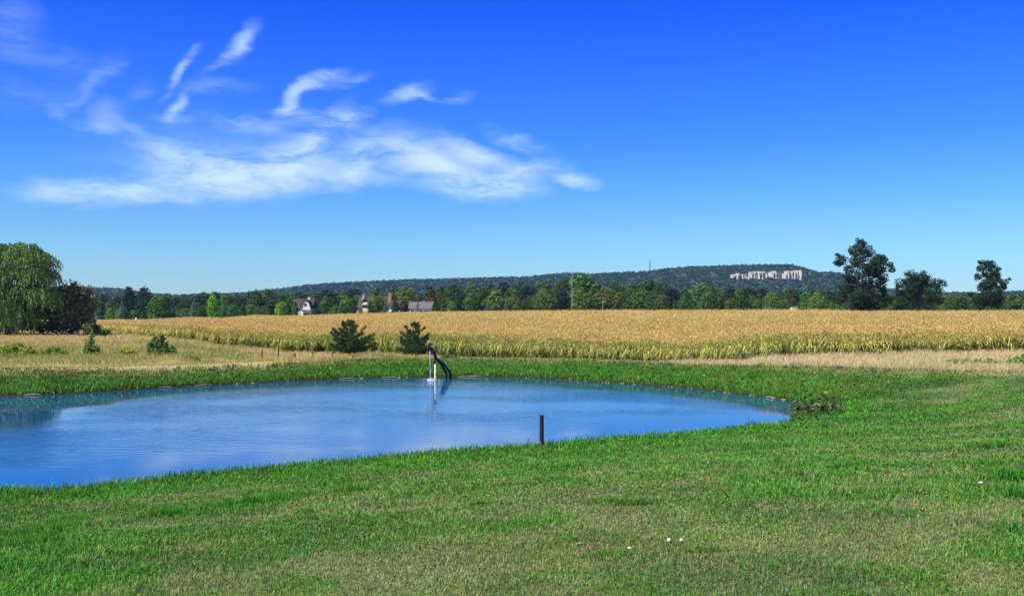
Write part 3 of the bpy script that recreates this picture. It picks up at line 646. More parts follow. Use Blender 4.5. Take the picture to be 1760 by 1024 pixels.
# hand placed trees: px, top row, width px, depth, kind, colour, label
HAND = [
 (222, 489, 34, 440, 4, 'navy', 'tall near black tree rising over the wood at far left, left one of a pair'),
 (248, 491, 34, 436, 0, 'navy', 'tall near black tree rising over the wood at far left, right one of a pair'),
 (170, 504, 26, 320, 's', 'blue', 'blue grey spruce just right of the dark thicket beside the willow'),
 (210, 509, 24, 330, 's', 'blue', 'blue grey spruce standing alone on the pale slope left of the cornfield'),
 (270, 509, 46, 345, 1, 'mid', 'rounded green tree at the left corner of the cornfield'),
 (296, 528, 20, 350, 's', 'pine', 'short dark spruce right of the rounded tree at the left field corner'),
 (333, 512, 20, 410, 's', 'blue', 'blue grey spruce beside the bright yellow green tree at the left'),
 (366, 505, 26, 416, 5, 'bright', 'bright yellow green tree between two spruces at the left'),
 (386, 514, 22, 411, 's', 'pine', 'dark spruce right of the bright yellow green tree'),
 (440, 496, 46, 440, 3, 'dark', 'wide dark tree with a ragged top left of the white gabled house'),
 (484, 518, 24, 408, 0, 'bright', 'small bright green tree at the left side of the white gabled house'),
 (562, 508, 34, 425, 1, 'mid', 'green tree against the right side of the white gabled house'),
 (588, 515, 24, 415, 's', 'pine', 'dark spruce midway between the gabled house and the big chimneyed house'),
 (621, 524, 22, 409, 's', 'blue', 'small blue grey spruce in front of the yellow dormer'),
 (650, 508, 44, 411, 1, 'olive', 'olive green tree in front of the middle of the chimneyed house'),
 (507, 516, 15, 409, 4, 'mid', 'narrow green tree over the left end of the white gabled house roof'),
 (606, 508, 22, 412, 4, 'dark', 'dark green tree hiding the left end of the chimneyed house'),
 (679, 514, 18, 411, 2, 'dark', 'dark tree before the low red roofed wing of the chimneyed house'),
 (634, 514, 20, 409, 's', 'pine', 'dark spruce just right of the cream dormer'),
 (663, 517, 16, 408, 's', 'blue', 'slim blue grey spruce just below the tall stone chimney'),
 (696, 492, 50, 455, 1, 'light', 'pale green domed tree rising right of the tall stone chimney'),
 (718, 514, 15, 408, 's', 'blue', 'slim blue grey spruce before the grey roofed house'),
 (693, 513, 22, 412, 4, 'brown', 'thin brownish tree between the chimneyed house and the grey roofed house'),
 (743, 494, 22, 450, 2, 'rust', 'rusty red maple behind the right end of the grey roofed house'),
 (744, 521, 16, 408, 's', 'pine', 'short dark spruce at the right end of the grey roofed house'),
 (776, 516, 22, 412, 6, 'light', 'low pale green bushy tree, first right of the grey roofed house'),
 (812, 502, 40, 420, 1, 'mid', 'rounded grey green tree left of the pale tiered spruce'),
 (840, 517, 26, 408, 's', 'blue', 'blue grey tiered spruce at the corn edge left of the wood centre'),
 (853, 493, 40, 424, 4, 'light', 'tall leafy pale green tree behind the tiered spruce'),
 (872, 502, 22, 412, 's', 'blue', 'taller blue grey spruce right of the tall leafy pale tree'),
 (934, 501, 50, 414, 1, 'olive', 'broad olive green tree left of the bare white snag'),
 (966, 496, 28, 424, 5, 'navy', 'near black tree between the broad olive tree and the bare white snag'),
 (1004, 500, 40, 414, 0, 'olive', 'olive tree just right of the bare white snag'),
 (1326, 501, 36, 412, 1, 'light', 'pale green weeping tree left of the small white shed'),
 (1404, 500, 40, 410, 6, 'light', 'pale green weeping tree right of the small white shed'),
 (1222, 490, 40, 420, 1, 'mid', 'full green tree below the left end of the white cliff'),
 (1276, 493, 42, 420, 3, 'dark', 'broad dark tree below the middle of the white cliff'),
 (1648, 507, 52, 352, 6, 'dark', 'low dark bushy tree between the two right hand field trees'),
 (1752, 509, 40, 360, 6, 'mid', 'low green tree at the right edge of the picture'),
 (1545, 512, 30, 360, 6, 'dark', 'low dark tree in the gap just right of the tallest field tree'),
]
front_marks = []
for px, top, wpx, d, kind, col, lab in HAND:
    x = PX(px, d); z = gz(x, d); H = ZZ(top, d)-z; W = wpx/F*d
    c = tuple(v*random.uniform(.9, 1.1) for v in GREENS[col])
    if kind == 's': put_tree(SPR[int(px) % 3], x, d, H, W, c, lab, 'spruce', 'spruces along the cornfield', 'spruce_tree')
    else: put_tree(CROWNS[kind], x, d, H, W, c, lab, 'tree', 'trees of the wood behind the cornfield')
    front_marks.append((px, lab))
TOPS = ([60, 170, 260, 350, 450, 550, 620, 700, 760, 850, 930, 1000, 1050, 1150, 1220, 1300, 1380, 1440, 1500, 1620, 1760, 1900], [500, 507, 512, 508, 500, 503, 500, 494, 492, 489, 482, 477, 480, 488, 492, 499, 499, 503, 511, 513, 511, 510])
ORD = ['first', 'second', 'third', 'fourth', 'fifth', 'sixth', 'seventh', 'eighth', 'ninth', 'tenth', 'eleventh', 'twelfth', 'thirteenth', 'fourteenth', 'fifteenth', 'sixteenth', 'seventeenth', 'eighteenth', 'nineteenth', 'twentieth', 'twenty first', 'twenty second', 'twenty third', 'twenty fourth', 'twenty fifth']
LM = [(30, 'from the willow'), (300, 'right of the left field corner'), (500, 'right of the white gabled house'), (690, 'right of the chimneyed house'), (750, 'right of the grey roofed house'), (983, 'right of the bare white snag'), (1035, 'right of the dead rusty topped tree'), (1117, 'right of the radio mast'), (1360, 'right of the small white shed'), (1530, 'right of the tallest field tree'), (1703, 'right of the rightmost dark field tree')]
def rowof(step, dmin, dmax, lo, hi, rowname, cols, grp, share=None):
    px = 40; cnt = {}
    while px < 1830:
        d = random.uniform(dmin, dmax); top = np.interp(px, *TOPS)+random.uniform(lo, hi)
        x = PX(px, d); z = gz(x, d); H = max(4, ZZ(top, d)-z); kind = random.choice([0, 1, 2, 3, 4, 5, 6, 7, 0, 1]); W = H*CROWNS[kind][2]*random.uniform(.9, 1.25)
        skip = rowname == 'front' and (498 < px < 560 or 600 < px < 742 or 1350 < px < 1378 or (1440 < px and d < 400))
        if not skip:
            col = random.choice(cols); c = tuple(v*random.uniform(.8, 1.2) for v in GREENS[col])
            lm = [m for m in LM if m[0] <= px][-1]; i = cnt.get(lm[0], 0); cnt[lm[0]] = i+1
            lab = share or f'{WORD[col]} {rowname} row tree, {ORD[min(i, 24)]} {lm[1]}'
            put_tree(CROWNS[kind], x, d, H, W, c, lab, 'tree', grp)
        px += W*F/d*random.uniform(step*.8, step*1.2)
rowof(.62, 418, 440, 12, 26, 'front', ['mid', 'mid', 'dark', 'olive', 'mid', 'light', 'dark', 'olive'], 'trees of the wood behind the cornfield')
rowof(.55, 445, 480, 3, 14, 'second', ['dark', 'dark', 'mid', 'navy', 'dark', 'olive', 'brown'], 'trees of the second row of the wood')
rowof(.6, 500, 570, -8, 3, 'rear', ['dark', 'navy', 'dark', 'mid', 'dark'], 'rear trees of the wood', 'dark rear tree of the wood, only its crown showing above the others')

# snags
def snag(px, top, d, lean, label, rusty=False):
    x = PX(px, d); z = gz(x, d); H = ZZ(top, d)-z; o = empty('dead_tree', (x, d, z), label, 'dead tree', 'bare dead trees in the wood'); rs = np.random.default_rng(int(px))
    mb = MB(); limb_mesh(mb, (0, 0, -.3), (lean*H, 0, H), .16, .04, rs, 6, 6, .03); mb.build('trunk', M_palebark, o)
    mb = MB()
    for i in range(16):
        t = rs.uniform(.35, .97); a = rs.uniform(0, 6.28); l = H*.2*(1.15-t)*rs.uniform(.6, 1.3); b = Vector((lean*H*t, 0, H*t)); limb_mesh(mb, b, b+Vector((math.cos(a)*l, math.sin(a)*l, l*.9)), .09, .02, rs, 4, 3, .15)
    mb.build('branches', M_palebark, o)
    if rusty:
        lo = [(-.6, 0, H*.78, .9, .9, 1.), (.5, 0, H*.66, 1.1, 1, .9), (.2, 0, H*.88, .7, .7, 1.1), (-.9, 0, H*.55, .8, .8, .7), (.9, 0, H*.5, .7, .7, .6)]
        v, f, c = leafcloud(lo, 420, .34, rs, cols=((.18, .10, .06), (.2, .15, .09)), shell=.3); cr = link('crown', make_mesh('crown', v, f, c, M_leaf), o)
snag(983, 458, 411, .01, 'tall bare white birch snag standing up out of the middle of the wood')
snag(1036, 490, 410, .0, 'dead pale trunk with a rusty brown top at the edge of the corn', True)

# big field trees on the right
def lobed_tree(name, label, lobes_px, d, base_py, col, n, leaf, cat='tree', trunk_r=.35, cols=None, shell=.45, cpx=None, group=None, fork=.3):
    rs = np.random.default_rng(int(lobes_px[0][0])); cpx = cpx or sum(l[0] for l in lobes_px)/len(lobes_px)
    x0 = PX(cpx, d); z0 = gz(x0, d); o = empty(name, (x0, d, z0-.05), label, cat, group)
    lo = []
    for (px, py, r) in lobes_px:
        rr = r/F*d*1.22; lo.append((PX(px, d)-x0, rs.uniform(-1, 1)*max(rr*.9, .3*abs(PX(px, d)-x0)), ZZ(py, d)-z0, rr, rr, rr*.85))
        b_ = lo[-1]
        for _ in range(3): lo.append((b_[0]+rs.normal(0, rr*.5), b_[1]+rs.normal(0, rr*.5), b_[2]+rs.normal(0, rr*.4), rr*.42, rr*.42, rr*.36))
    H = max(l[2]+l[5] for l in lo)
    v, f, c = leafcloud(lo, n, leaf, rs, colvar=.3, shell=shell, cols=cols or (col, tuple(q*1.3 for q in col), tuple(q*.7 for q in col)))
    link('crown', make_mesh('crown', v, f, c, M_leaf), o)
    link('trunk', trunk_for(lo, H, trunk_r, rs, fork, 9), o); return o
T1 = [(1515, 462, 8), (1528, 463, 6), (1500, 461, 12), (1518, 478, 9), (1437, 451, 5), (1470, 476, 11), (1480, 419, 9), (1466, 431, 10), (1493, 431, 12), (1449, 446, 9), (1444, 452, 6), (1474, 448, 14), (1503, 448, 13), (1521, 447, 8), (1526, 455, 5), (1458, 462, 8), (1483, 468, 13), (1510, 470, 10), (1454, 474, 6), (1468, 490, 11), (1495, 488, 11), (1516, 488, 9), (1522, 500, 6),
      (1455, 497, 13), (1448, 512, 11), (1475, 510, 17), (1500, 512, 17), (1522, 515, 12), (1462, 522, 12), (1488, 524, 12), (1512, 524, 12)]
T2 = [(1560, 498, 14), (1601, 498, 13), (1575, 480, 10), (1570, 492, 14), (1590, 492, 14), (1610, 484, 7), (1560, 472, 9), (1549, 486, 9), (1541, 492, 5), (1566, 487, 11), (1585, 478, 12), (1599, 484, 12), (1608, 493, 7), (1578, 500, 15), (1598, 504, 14), (1557, 506, 9), (1553, 516, 10), (1572, 518, 14), (1595, 520, 13), (1608, 512, 8)]
T3 = [(1702, 488, 11), (1694, 453, 8), (1706, 455, 9), (1684, 461, 6), (1716, 462, 6), (1699, 468, 10), (1684, 476, 6), (1713, 477, 9), (1724, 485, 7), (1698, 486, 11), (1728, 492, 5), (1716, 497, 8), (1686, 494, 8), (1700, 506, 13), (1718, 511, 9), (1682, 512, 10), (1672, 505, 5), (1694, 519, 12), (1714, 520, 10)]
DK = (.030, .055, .028)
lobed_tree('deciduous_tree', 'tallest dark tree at the field edge, sky showing through its wide crown', T1, 345, 531, DK, 27000, .38, trunk_r=.36, cpx=1482, group='large dark trees at the right end of the field')
lobed_tree('deciduous_tree', 'low rounded dark tree, middle of the three large field trees', T2, 343, 531, DK, 15000, .36, trunk_r=.4, cpx=1580, group='large dark trees at the right end of the field')
lobed_tree('deciduous_tree', 'narrow dark tree, rightmost of the three large field trees', T3, 350, 526, DK, 13000, .36, trunk_r=.35, cpx=1703, group='large dark trees at the right end of the field')

# willow
def build_willow():
    d = 172.; rs = np.random.default_rng(5); cpx = 12; x0 = PX(cpx, d); z0 = gz(x0, d)
    o = empty('willow_tree', (x0, d, z0), 'large weeping willow with trailing pale green branches at the left edge', 'willow')
    # crown shoulders: px, py of strand starts (domes), radius
    dom = [(-110, 440, 34), (-60, 425, 34), (-20, 428, 26), (20, 436, 26), (48, 432, 24), (70, 446, 22), (80, 470, 16), (0, 470, 34), (40, 475, 30), (-60, 470, 40), (-120, 490, 30), (-90, 520, 30), (20, 505, 30), (62, 500, 24), (85, 505, 16), (-20, 515, 36), (30, 530, 26), (-10, 545, 24), (52, 535, 22), (14, 552, 18), (-60, 550, 30), (38, 553, 15)]
    P, A, N_, Cc = [], [], [], []
    W = 6500; k = rs.integers(0, len(dom), W); D = np.array(dom, float)
    dv = rs.normal(size=(W, 3)); dv /= np.linalg.norm(dv, axis=1)[:, None]; dv[:, 2] = np.abs(dv[:, 2])*.9-.15
    r = D[k, 2]/F*d*.86; X = PX(D[k, 0]-5, d)-x0+dv[:, 0]*r; Z = ZZ(D[k, 1], d)-z0+dv[:, 2]*r; Y = dv[:, 1]*r*1.2+rs.uniform(-3.5, 3.5, W)
    ln = rs.uniform(.8, 3.2, W); ln = np.minimum(ln, Z-rs.uniform(.1, 1.2, W)); seg = 7
    V = []; 
    base = np.array([(.15, .26, .07), (.11, .20, .05), (.21, .31, .10), (.07, .13, .04)])
    cl = base[rs.integers(0, 4, W)]*(1+.35*(rs.random((W, 1))-.5))*(.8+.4*fbm(X/1.5, Z/1.5, 3)[:, None])*(.72+.56*rs.random(len(dom))[k][:, None])
    allv = []; allc = []
    for s_ in range(seg):
        t = (s_+.2)/seg; ox = dv[:, 0]*t*.8+rs.normal(0, .05, W); oy = dv[:, 1]*t*.8+rs.normal(0, .05, W)
        c0 = np.stack([X+ox, Y+oy, Z-ln*t+.25*np.sin(np.pi*t)], 1); h = ln/seg*.75; w = rs.uniform(.10, .26, W)
        a = rs.uniform(0, np.pi, W); wx = np.cos(a)*w; wy = np.sin(a)*w
        q = np.stack([c0+np.stack([-wx*.5, -wy*.5, h*.5], 1), c0+np.stack([wx*.5, wy*.5, h*.3], 1), c0+np.stack([wx*.35, wy*.35, -h], 1), c0+np.stack([-wx*.5, -wy*.5, -h*.7], 1)], 1)
        allv.append(q.reshape(-1, 3)); allc.append(np.repeat(cl*rs.uniform(.75, 1.25, (W, 1)), 4, 0))
    V = np.vstack(allv); C = np.vstack(allc); Fq = np.arange(len(V)).reshape(-1, 4)
    lo = [(PX(a, d)-x0, rs.uniform(-2, 2), ZZ(b, d)-z0-.5, c/F*d*.8, c/F*d, c/F*d*.8) for a, b, c in dom]
    v, f, c = leafcloud(lo, 5000, .3, rs, cols=((.10, .16, .05), (.15, .22, .07))); n = len(V)
    link('crown', make_mesh('crown', np.vstack([V, v]), np.vstack([Fq, f+n]), np.vstack([C, c]), M_leaf), o)
    link('trunk', trunk_for(lo, 14, .6, rs, .25, 10), o)
build_willow()
def bush(name, label, lobes_px, d, col, n, leaf, cat='bush', group=None, stems=6, cols=None, shell=.3):
    rs = np.random.default_rng(int(lobes_px[0][0]*7)+3); cpx = sum(l[0] for l in lobes_px)/len(lobes_px); x0 = PX(cpx, d); z0 = gz(x0, d)
    o = empty(name, (x0, d, z0-.02), label, cat, group); lo = []
    for l in lobes_px:
        px, py, r = l[:3]; rz = l[3] if len(l) > 3 else r; rr = r/F*d; lo.append((PX(px, d)-x0, rs.uniform(-.5, .5)*rr, max(ZZ(py, d)-z0, rz/F*d*.6), rr, rr, rz/F*d))
    v, f, c = leafcloud(lo, n, leaf, rs, colvar=.3, shell=shell*.5, feather=.3, cols=[tuple(q*1.75 for q in k_) for k_ in (cols or (col, tuple(q*1.35 for q in col), tuple(q*.75 for q in col)))], aspect=1.9)
    link('foliage', make_mesh('foliage', v, f, c, M_leaf), o); mb = MB()
    for i in range(stems):
        l = lo[i % len(lo)]; limb_mesh(mb, (rs.normal(0, .1), rs.normal(0, .1), -.05), (l[0]+rs.normal(0, l[3]*.4), l[1], l[2]+l[5]*.6), .03 if d < 120 else .08, .01, rs, 4, 3, .1)
    mb.build('stems', M_bark, o); return o
bush('thicket', 'large dark brownish thicket pressed against the right side of the willow', [(105, 510, 18), (122, 508, 18), (140, 512, 16), (150, 525, 13), (112, 535, 20), (135, 540, 18), (120, 556, 17), (98, 555, 15), (92, 530, 14), (145, 545, 12), (85, 560, 9), (70, 562, 9), (128, 495, 8), (148, 500, 8), (158, 515, 7)], 178., (.10, .11, .05), 12000, .26, 'thicket', stems=14)  # lowest left lobes added as the dark shadow under the willow
bush('shrub', 'squat dark shrub at the corn corner beside the willow thicket', [(162, 565, 10, 8), (150, 567, 8), (178, 571, 9, 4), (160, 556, 5)], 165., (.035, .05, .02), 1600, .22)
bush('goldenrod_clump', 'wide yellow topped goldenrod clump at the left edge of the meadow', [(8, 605, 14, 9), (28, 603, 16, 10), (48, 606, 14, 9), (20, 598, 12, 5)], 97., (.09, .13, .02), 3200, .13, 'wildflowers', cols=((.08, .13, .02), (.10, .15, .03), (.18, .19, .02)))
bush('weed_clump', 'low rounded green weed clump between the goldenrod and the spindly sapling', [(92, 604, 12, 7), (104, 606, 12, 6), (78, 606, 10, 5)], 98., (.10, .15, .03), 1500, .12, 'weeds')
bush('sapling', 'thin spindly sapling standing alone in the left meadow', [(157, 588, 6, 13), (152, 600, 8, 10), (163, 602, 8, 9), (158, 576, 3, 7)], 99., (.10, .16, .045), 900, .12, 'sapling')
bush('goldenrod_clump', 'small yellow flowering goldenrod clump between the sapling and the willow shrub', [(216, 604, 10, 6), (226, 606, 8, 5), (208, 606, 7, 5)], 99., (.2, .2, .02), 900, .11, 'wildflowers', cols=((.12, .17, .03), (.2, .2, .02)))
bush('willow_shrub', 'upright dark leafy shrub, tallest in the left meadow', [(270, 590, 9, 12), (262, 600, 8, 15), (280, 600, 9, 15), (272, 608, 14, 12), (287, 606, 7, 10), (266, 583, 4, 7), (278, 582, 4, 8)], 98., (.06, .10, .03), 2600, .14, 'shrub', stems=12)
bush('sapling', 'small wispy sapling right beside the upright dark shrub', [(296, 602, 6, 10), (300, 610, 6, 6)], 98., (.10, .15, .05), 420, .11, 'sapling')
bush('weed_clump', 'small green weeds in straw grass right of the wispy sapling', [(325, 618, 10, 5), (338, 617, 7, 5)], 90., (.08, .12, .04), 420, .11, 'weeds')
bush('weed_clump', 'faint green weeds in the straw right of centre of the left meadow', [(402, 620, 14, 6), (420, 622, 12, 5), (390, 624, 8, 4)], 92., (.10, .14, .04), 500, .11, 'weeds')
bush('shrub', 'low dark shrub at the foot of the pipe behind the bank', [(774, 615, 6, 4), (782, 617, 8, 4), (765, 617, 6, 3)], 91., (.04, .07, .02), 600, .11)
bush('shrub', 'low olive shrub in the straw between the two small pines', [(672, 615, 7, 4), (682, 617, 6, 3)], 92., (.05, .07, .025), 500, .11)
bush('shrub', 'small brown tuft at the foot of the corn on the right', [(1510, 601, 5, 5), (1512, 604, 4, 3)], 90., (.14, .13, .03), 240, .1)
bush('weed_clump', 'faded reddish weeds in the pale grass at right', [(1602, 630, 7, 5), (1592, 633, 6, 4)], 76., (.14, .10, .05), 320, .1, 'weeds')
bush('weed_clump', 'long green weed patch along the lawn edge at far right', [(1640, 634, 10, 7), (1660, 633, 12, 8), (1680, 635, 12, 8), (1700, 634, 12, 7), (1715, 638, 10, 6)], 74., (.09, .14, .035), 2400, .12, 'weeds')
bush('weed_clump', 'bushy green weeds at the right picture edge', [(1748, 634, 12, 10), (1765, 632, 14, 12), (1735, 640, 9, 6)], 73., (.09, .15, .03), 1500, .13, 'weeds')
bush('weed_clump', 'yellow green weeds in the pale grass under the corn', [(1318, 631, 8, 3), (1308, 632, 6, 3), (1332, 633, 5, 2)], 73., (.14, .18, .03), 320, .09, 'weeds')
bush('weed_clump', 'grey green weed clump where the pale grass meets the corn', [(1270, 607, 8, 7), (1282, 610, 8, 6), (1262, 612, 6, 5)], 84., (.13, .15, .06), 420, .11, 'weeds')

# ------------------------------------------------------------------ two small pines
def build_pine(px, basepy, top, half, d, label, seed, tiers):
    rs = np.random.default_rng(seed); x0 = PX(px, d); z0 = gz(x0, d); H = ZZ(top, d)-z0; W = half*2/F*d
    o = empty('pine_tree', (x0, d, z0), label, 'pine', 'small pines on the far bank')
    mb = MB(); limb_mesh(mb, (0, 0, -.1), (.06*W*(rs.random()-.5), 0, H*.93), .085, .02, rs, 7, 6, .02); mb.build('trunk', M_bark, o)
    br = MB(); V, Q, C = [], [], []; 
    def tuft(p, dr, n=26, l=.36):
        for _ in range(n):
            q = Vector(dr)*rs.uniform(.2, 1)+Vector(rs.normal(size=3))*.45+Vector((0, 0, .2)); q.normalize(); ll = l*rs.uniform(.5, 1.25)
            sd_ = q.cross(Vector(rs.normal(size=3))).normalized()*.034; b = Vector(p)+Vector(rs.normal(size=3))*.07; i = len(V)
            V.extend([b-sd_, b+sd_, b+q*ll]); Q.append((i, i+1, i+2)); c = c3(.038, .085, .034)*rs.uniform(.5, 1.7)+c3(.02, .02, 0)*rs.random(); C.extend([c*.8, c*.8, c*1.3])
    for t, wid, m in tiers:
        z = H*t
        for k in range(m):
            if rs.random() < .14: continue
            a = 2*math.pi*k/m+rs.uniform(-.3, .3)+t*9; L = W/2*wid*rs.uniform(.6, 1.12); up = L*(rs.uniform(.02, .3)+.55*t)
            b = Vector((0, 0, z)); mid = b+Vector((math.cos(a)*L*.55, math.sin(a)*L*.55, up*.25)); e = b+Vector((math.cos(a)*L, math.sin(a)*L, up)); br.tube([b, mid, e], [.028, .018, .008], 4)
            dr = (e-mid).normalized(); cnt = max(3, int(L/.2))
            for i in range(cnt):
                u = (i+1.2)/cnt; p = (b.lerp(mid, u*2) if u < .5 else mid.lerp(e, min(1, u*2-1))); 
                if u > .22: 
                    sp = L*.13*(1.1-u)+.05; tuft(p+Vector((rs.normal(0, sp), rs.normal(0, sp), rs.normal(0, .05))), dr, 15); tuft(p+Vector((rs.normal(0, sp), rs.normal(0, sp), .05)), dr, 12)
            tuft(e, dr+Vector((0, 0, .5)), 20)
    tuft((0, 0, H*.93), (0, 0, 1), 34, .3); tuft((0, 0, H*.86), (0, 0, 1), 24, .28)
    br.build('branches', M_bark, o); link('crown', make_mesh('crown', np.array([tuple(v) for v in V]), np.array(Q), np.array(C), M_leaf), o)
build_pine(601, 617, 550, 41, 127., 'wide low dark pine on the far bank, left of the two', 21, [(.13, .72, 9), (.2, 1.0, 11), (.29, 1.04, 11), (.4, .9, 10), (.51, .7, 8), (.62, .54, 7), (.73, .38, 6), (.83, .26, 5), (.92, .13, 3)])
build_pine(714, 617, 554, 28, 126., 'narrower ragged pine beside the leaning black pipe, right of the two', 24, [(.1, .7, 7), (.17, 1., 8), (.27, 1.05, 8), (.38, .82, 7), (.49, .86, 7), (.6, .56, 6), (.71, .6, 5), (.82, .3, 4), (.92, .14, 3)])

# ------------------------------------------------------------------ stakes, post
M_wood = pmat('weathered_wood', (.12, .09, .065), .9, .4, 6, bump=.4, stretch=(4, 4, .5)); M_rust = pmat('rusty_iron', (.020, .016, .02), .45, .5, 9, metal=.35, bump=.3, col2=(.07, .035, .025))
for px, top, h, w, d, lab in [(478, 600, 8, 3, 100, 'thin grey stake in the straw grass, leftmost of the row of stakes'), (506, 606, 7, 5, 98, 'stubby wide dark stake, second from the left in the row of stakes'), (537, 604, 8, 3, 97, 'short stake just left of the wide pine'),
                          (571, 603, 10, 4, 93, 'short stake under the left boughs of the wide pine'), (606, 610, 11, 4, 88.5, 'dark stake at the foot of the wide pine'), (450, 601, 7, 3, 104, 'pale stake farther back in the straw left of the row of stakes'), (1346, 614, 14, 2, 76, 'thin dark stake in the pale grass at right'), (1495, 629, 6, 3, 74, 'tiny dark stake at the lawn edge at right'), (642, 617, 4, 4, 87, 'low dark stub on the bank between the two pines')]:
    x = PX(px, d); z = gz(x, d); H = ZZ(top, d)-z; r = w/F*d/2; mb = MB(); mb.tube([(0, 0, -.2), (0, 0, H*.5), (.03, 0, H-.04), (.03, 0, H)], [r, r*.95, r*.9, r*.6], 7)
    tag(mb.build('stake', M_wood, loc=(x, d, z)), lab, 'stake', 'old stakes in the meadow')
def build_post():
    d = 41.8; x = PX(931, d); z = gz(x, d); H = ZZ(713, d)-z; r = .095
    o = empty('mooring_post', (x, d, z), 'dark rusty iron post standing upright at the near edge of the pond', 'post')
    mb = MB(); mb.tube([(0, 0, -.3), (0, 0, .1), (0, 0, .12), (0, 0, H-.06), (0, 0, H-.055), (0, 0, H)], [r*1.08, r*1.05, r, r*.95, r*1.0, r*.98], 14); mb.build('shaft', M_rust, o, smooth=False)
    mb = MB(); mb.box(-.025, .025, -r-.03, -r+.01, .0, H-.02); mb.build('flange', M_rust, o)
    mb = MB(); mb.tube([(0, 0, -.05), (0, 0, .18), (0, 0, .26)], [r*1.5, r*1.3, r*1.08], 12); mb.build('collar', pmat('rust_brown', (.11, .06, .04), .9, .4, 12), o)
build_post()

# ------------------------------------------------------------------ pipe pouring water into the pond
def build_spout():
    M_blk = pmat('black_plastic_pipe', (.012, .012, .016), .45, .3, 8); M_wht = pmat('white_pipe', (.55, .53, .45), .5, .25, 5, stretch=(1, 1, .3)); M_foam, N, L, out = newmat('falling_water')
    p = N.new('ShaderNodeBsdfPrincipled'); p.inputs['Base Color'].default_value = (.6, .66, .68, 1); p.inputs['Roughness'].default_value = .25; tr = N.new('ShaderNodeBsdfTransparent'); mx = N.new('ShaderNodeMixShader'); tc = N.new('ShaderNodeTexCoord'); n = N.new('ShaderNodeTexNoise'); n.inputs['Scale'].default_value = 14
    L.new(tc.outputs['Object'], n.inputs[0]); mr = N.new('ShaderNodeMapRange'); mr.inputs['From Min'].default_value = .35; mr.inputs['From Max'].default_value = .5; mr.inputs['To Min'].default_value = .25; mr.inputs['To Max'].default_value = .95; L.new(n.outputs[0], mr.inputs[0]); L.new(mr.outputs[0], mx.inputs[0]); L.new(tr.outputs[0], mx.inputs[1]); L.new(p.outputs[0], mx.inputs[2]); L.new(mx.outputs[0], out.inputs[0])
    d = 80.; P = lambda px, py, dd=d: Vector((PX(px, dd), dd, ZZ(py, dd)))
    base = P(748, 652); base.z = 0; o = empty('water_spout', base, 'black pipe arching over a white post and pouring water into the pond', 'water pipe')
    def rel(v): return v-base
    dense = lambda pts, k: [Vector(pts[i]).lerp(Vector(pts[i+1]), j/k) for i in range(len(pts)-1) for j in range(k)]+[Vector(pts[-1])]
    low = ZZ(652, 82.5)
    def hose(name, off, start):
        pts = [rel(P(736, 601, 80))+Vector((0, off, 0)), rel(P(743, 601, 80))+Vector((0, off, 0)), rel(P(750, 616, 80.6))+Vector((0, off, 0)), rel(P(757, 624, 81))+Vector((off, off, 0)), rel(P(766+start, 635, 81.8)), rel(P(770+start, 642, 82.3)), rel(P(769+start*1.1, 649, 82.7)), rel(P(765+start*1.6, 652, 82.9))]
        c = catmull(np.array([list(p) for p in pts]), 8)[:8*7]; mb = MB(); mb.tube([tuple(q) for q in c], .105, 9, rib=.16); mb.build('hose', M_blk, o, smooth=False)
    hose('hose', 0, -3.); hose('hose', .16, 4.)
    mb = MB(); mb.tube([rel(P(748, 655, 80.2))-Vector((0, 0, .4)), rel(P(748, 655, 80.2)), rel(P(748, 625, 80.2))], .075, 10); mb.build('support_post', M_wht, o, smooth=True)
    mb = MB(); mb.tube([rel(P(747.5, 626, 80.2)), rel(P(747, 613, 80.2))], .07, 10); mb.tube([rel(P(745, 655, 80.5))-Vector((0, 0, .3)), rel(P(745.5, 620, 80.5))], .04, 8); mb.build('bracket', M_blk, o)
    mb = MB(); mb.box(-.62, -.2, -.12, .12, ZZ(602.5, 80), ZZ(599, 80)); mb.build('outlet_cap', M_blk, o)
    # the falling stream and splash are their own thing
    q = P(740.5, 656, 79.6); q.z = 0; w = empty('water_jet', q, 'thin white stream of water falling from the pipe with a splash ring', 'water'); rs = np.random.default_rng(8)
    Ht = ZZ(603, 79.9); mb = MB(); pts = [(-.08+.08*(1-t)**2+rs.normal(0, .012), .0, Ht*t+.0) for t in np.linspace(0, 1, 22)]; mb.tube(pts, [.016+.02*rs.random() for _ in pts], 7); mb.build('stream', M_foam, w)
    mb = MB()
    for i in range(90):
        a = rs.uniform(0, 6.28); r = rs.gamma(2, .09); h = max(.02, .16-r*.25)*rs.random()+.02; c = (math.cos(a)*r*1.5, math.sin(a)*r, h); s_ = rs.uniform(.015, .045)
        mb.tube([(c[0], c[1], c[2]-s_), (c[0], c[1], c[2]), (c[0], c[1], c[2]+s_)], [s_*.3, s_, s_*.3], 5)
    mb.tube([(0, 0, .004), (0, 0, .05)], [.42, .2], 14); mb.build('splash', M_foam, w)
build_spout()

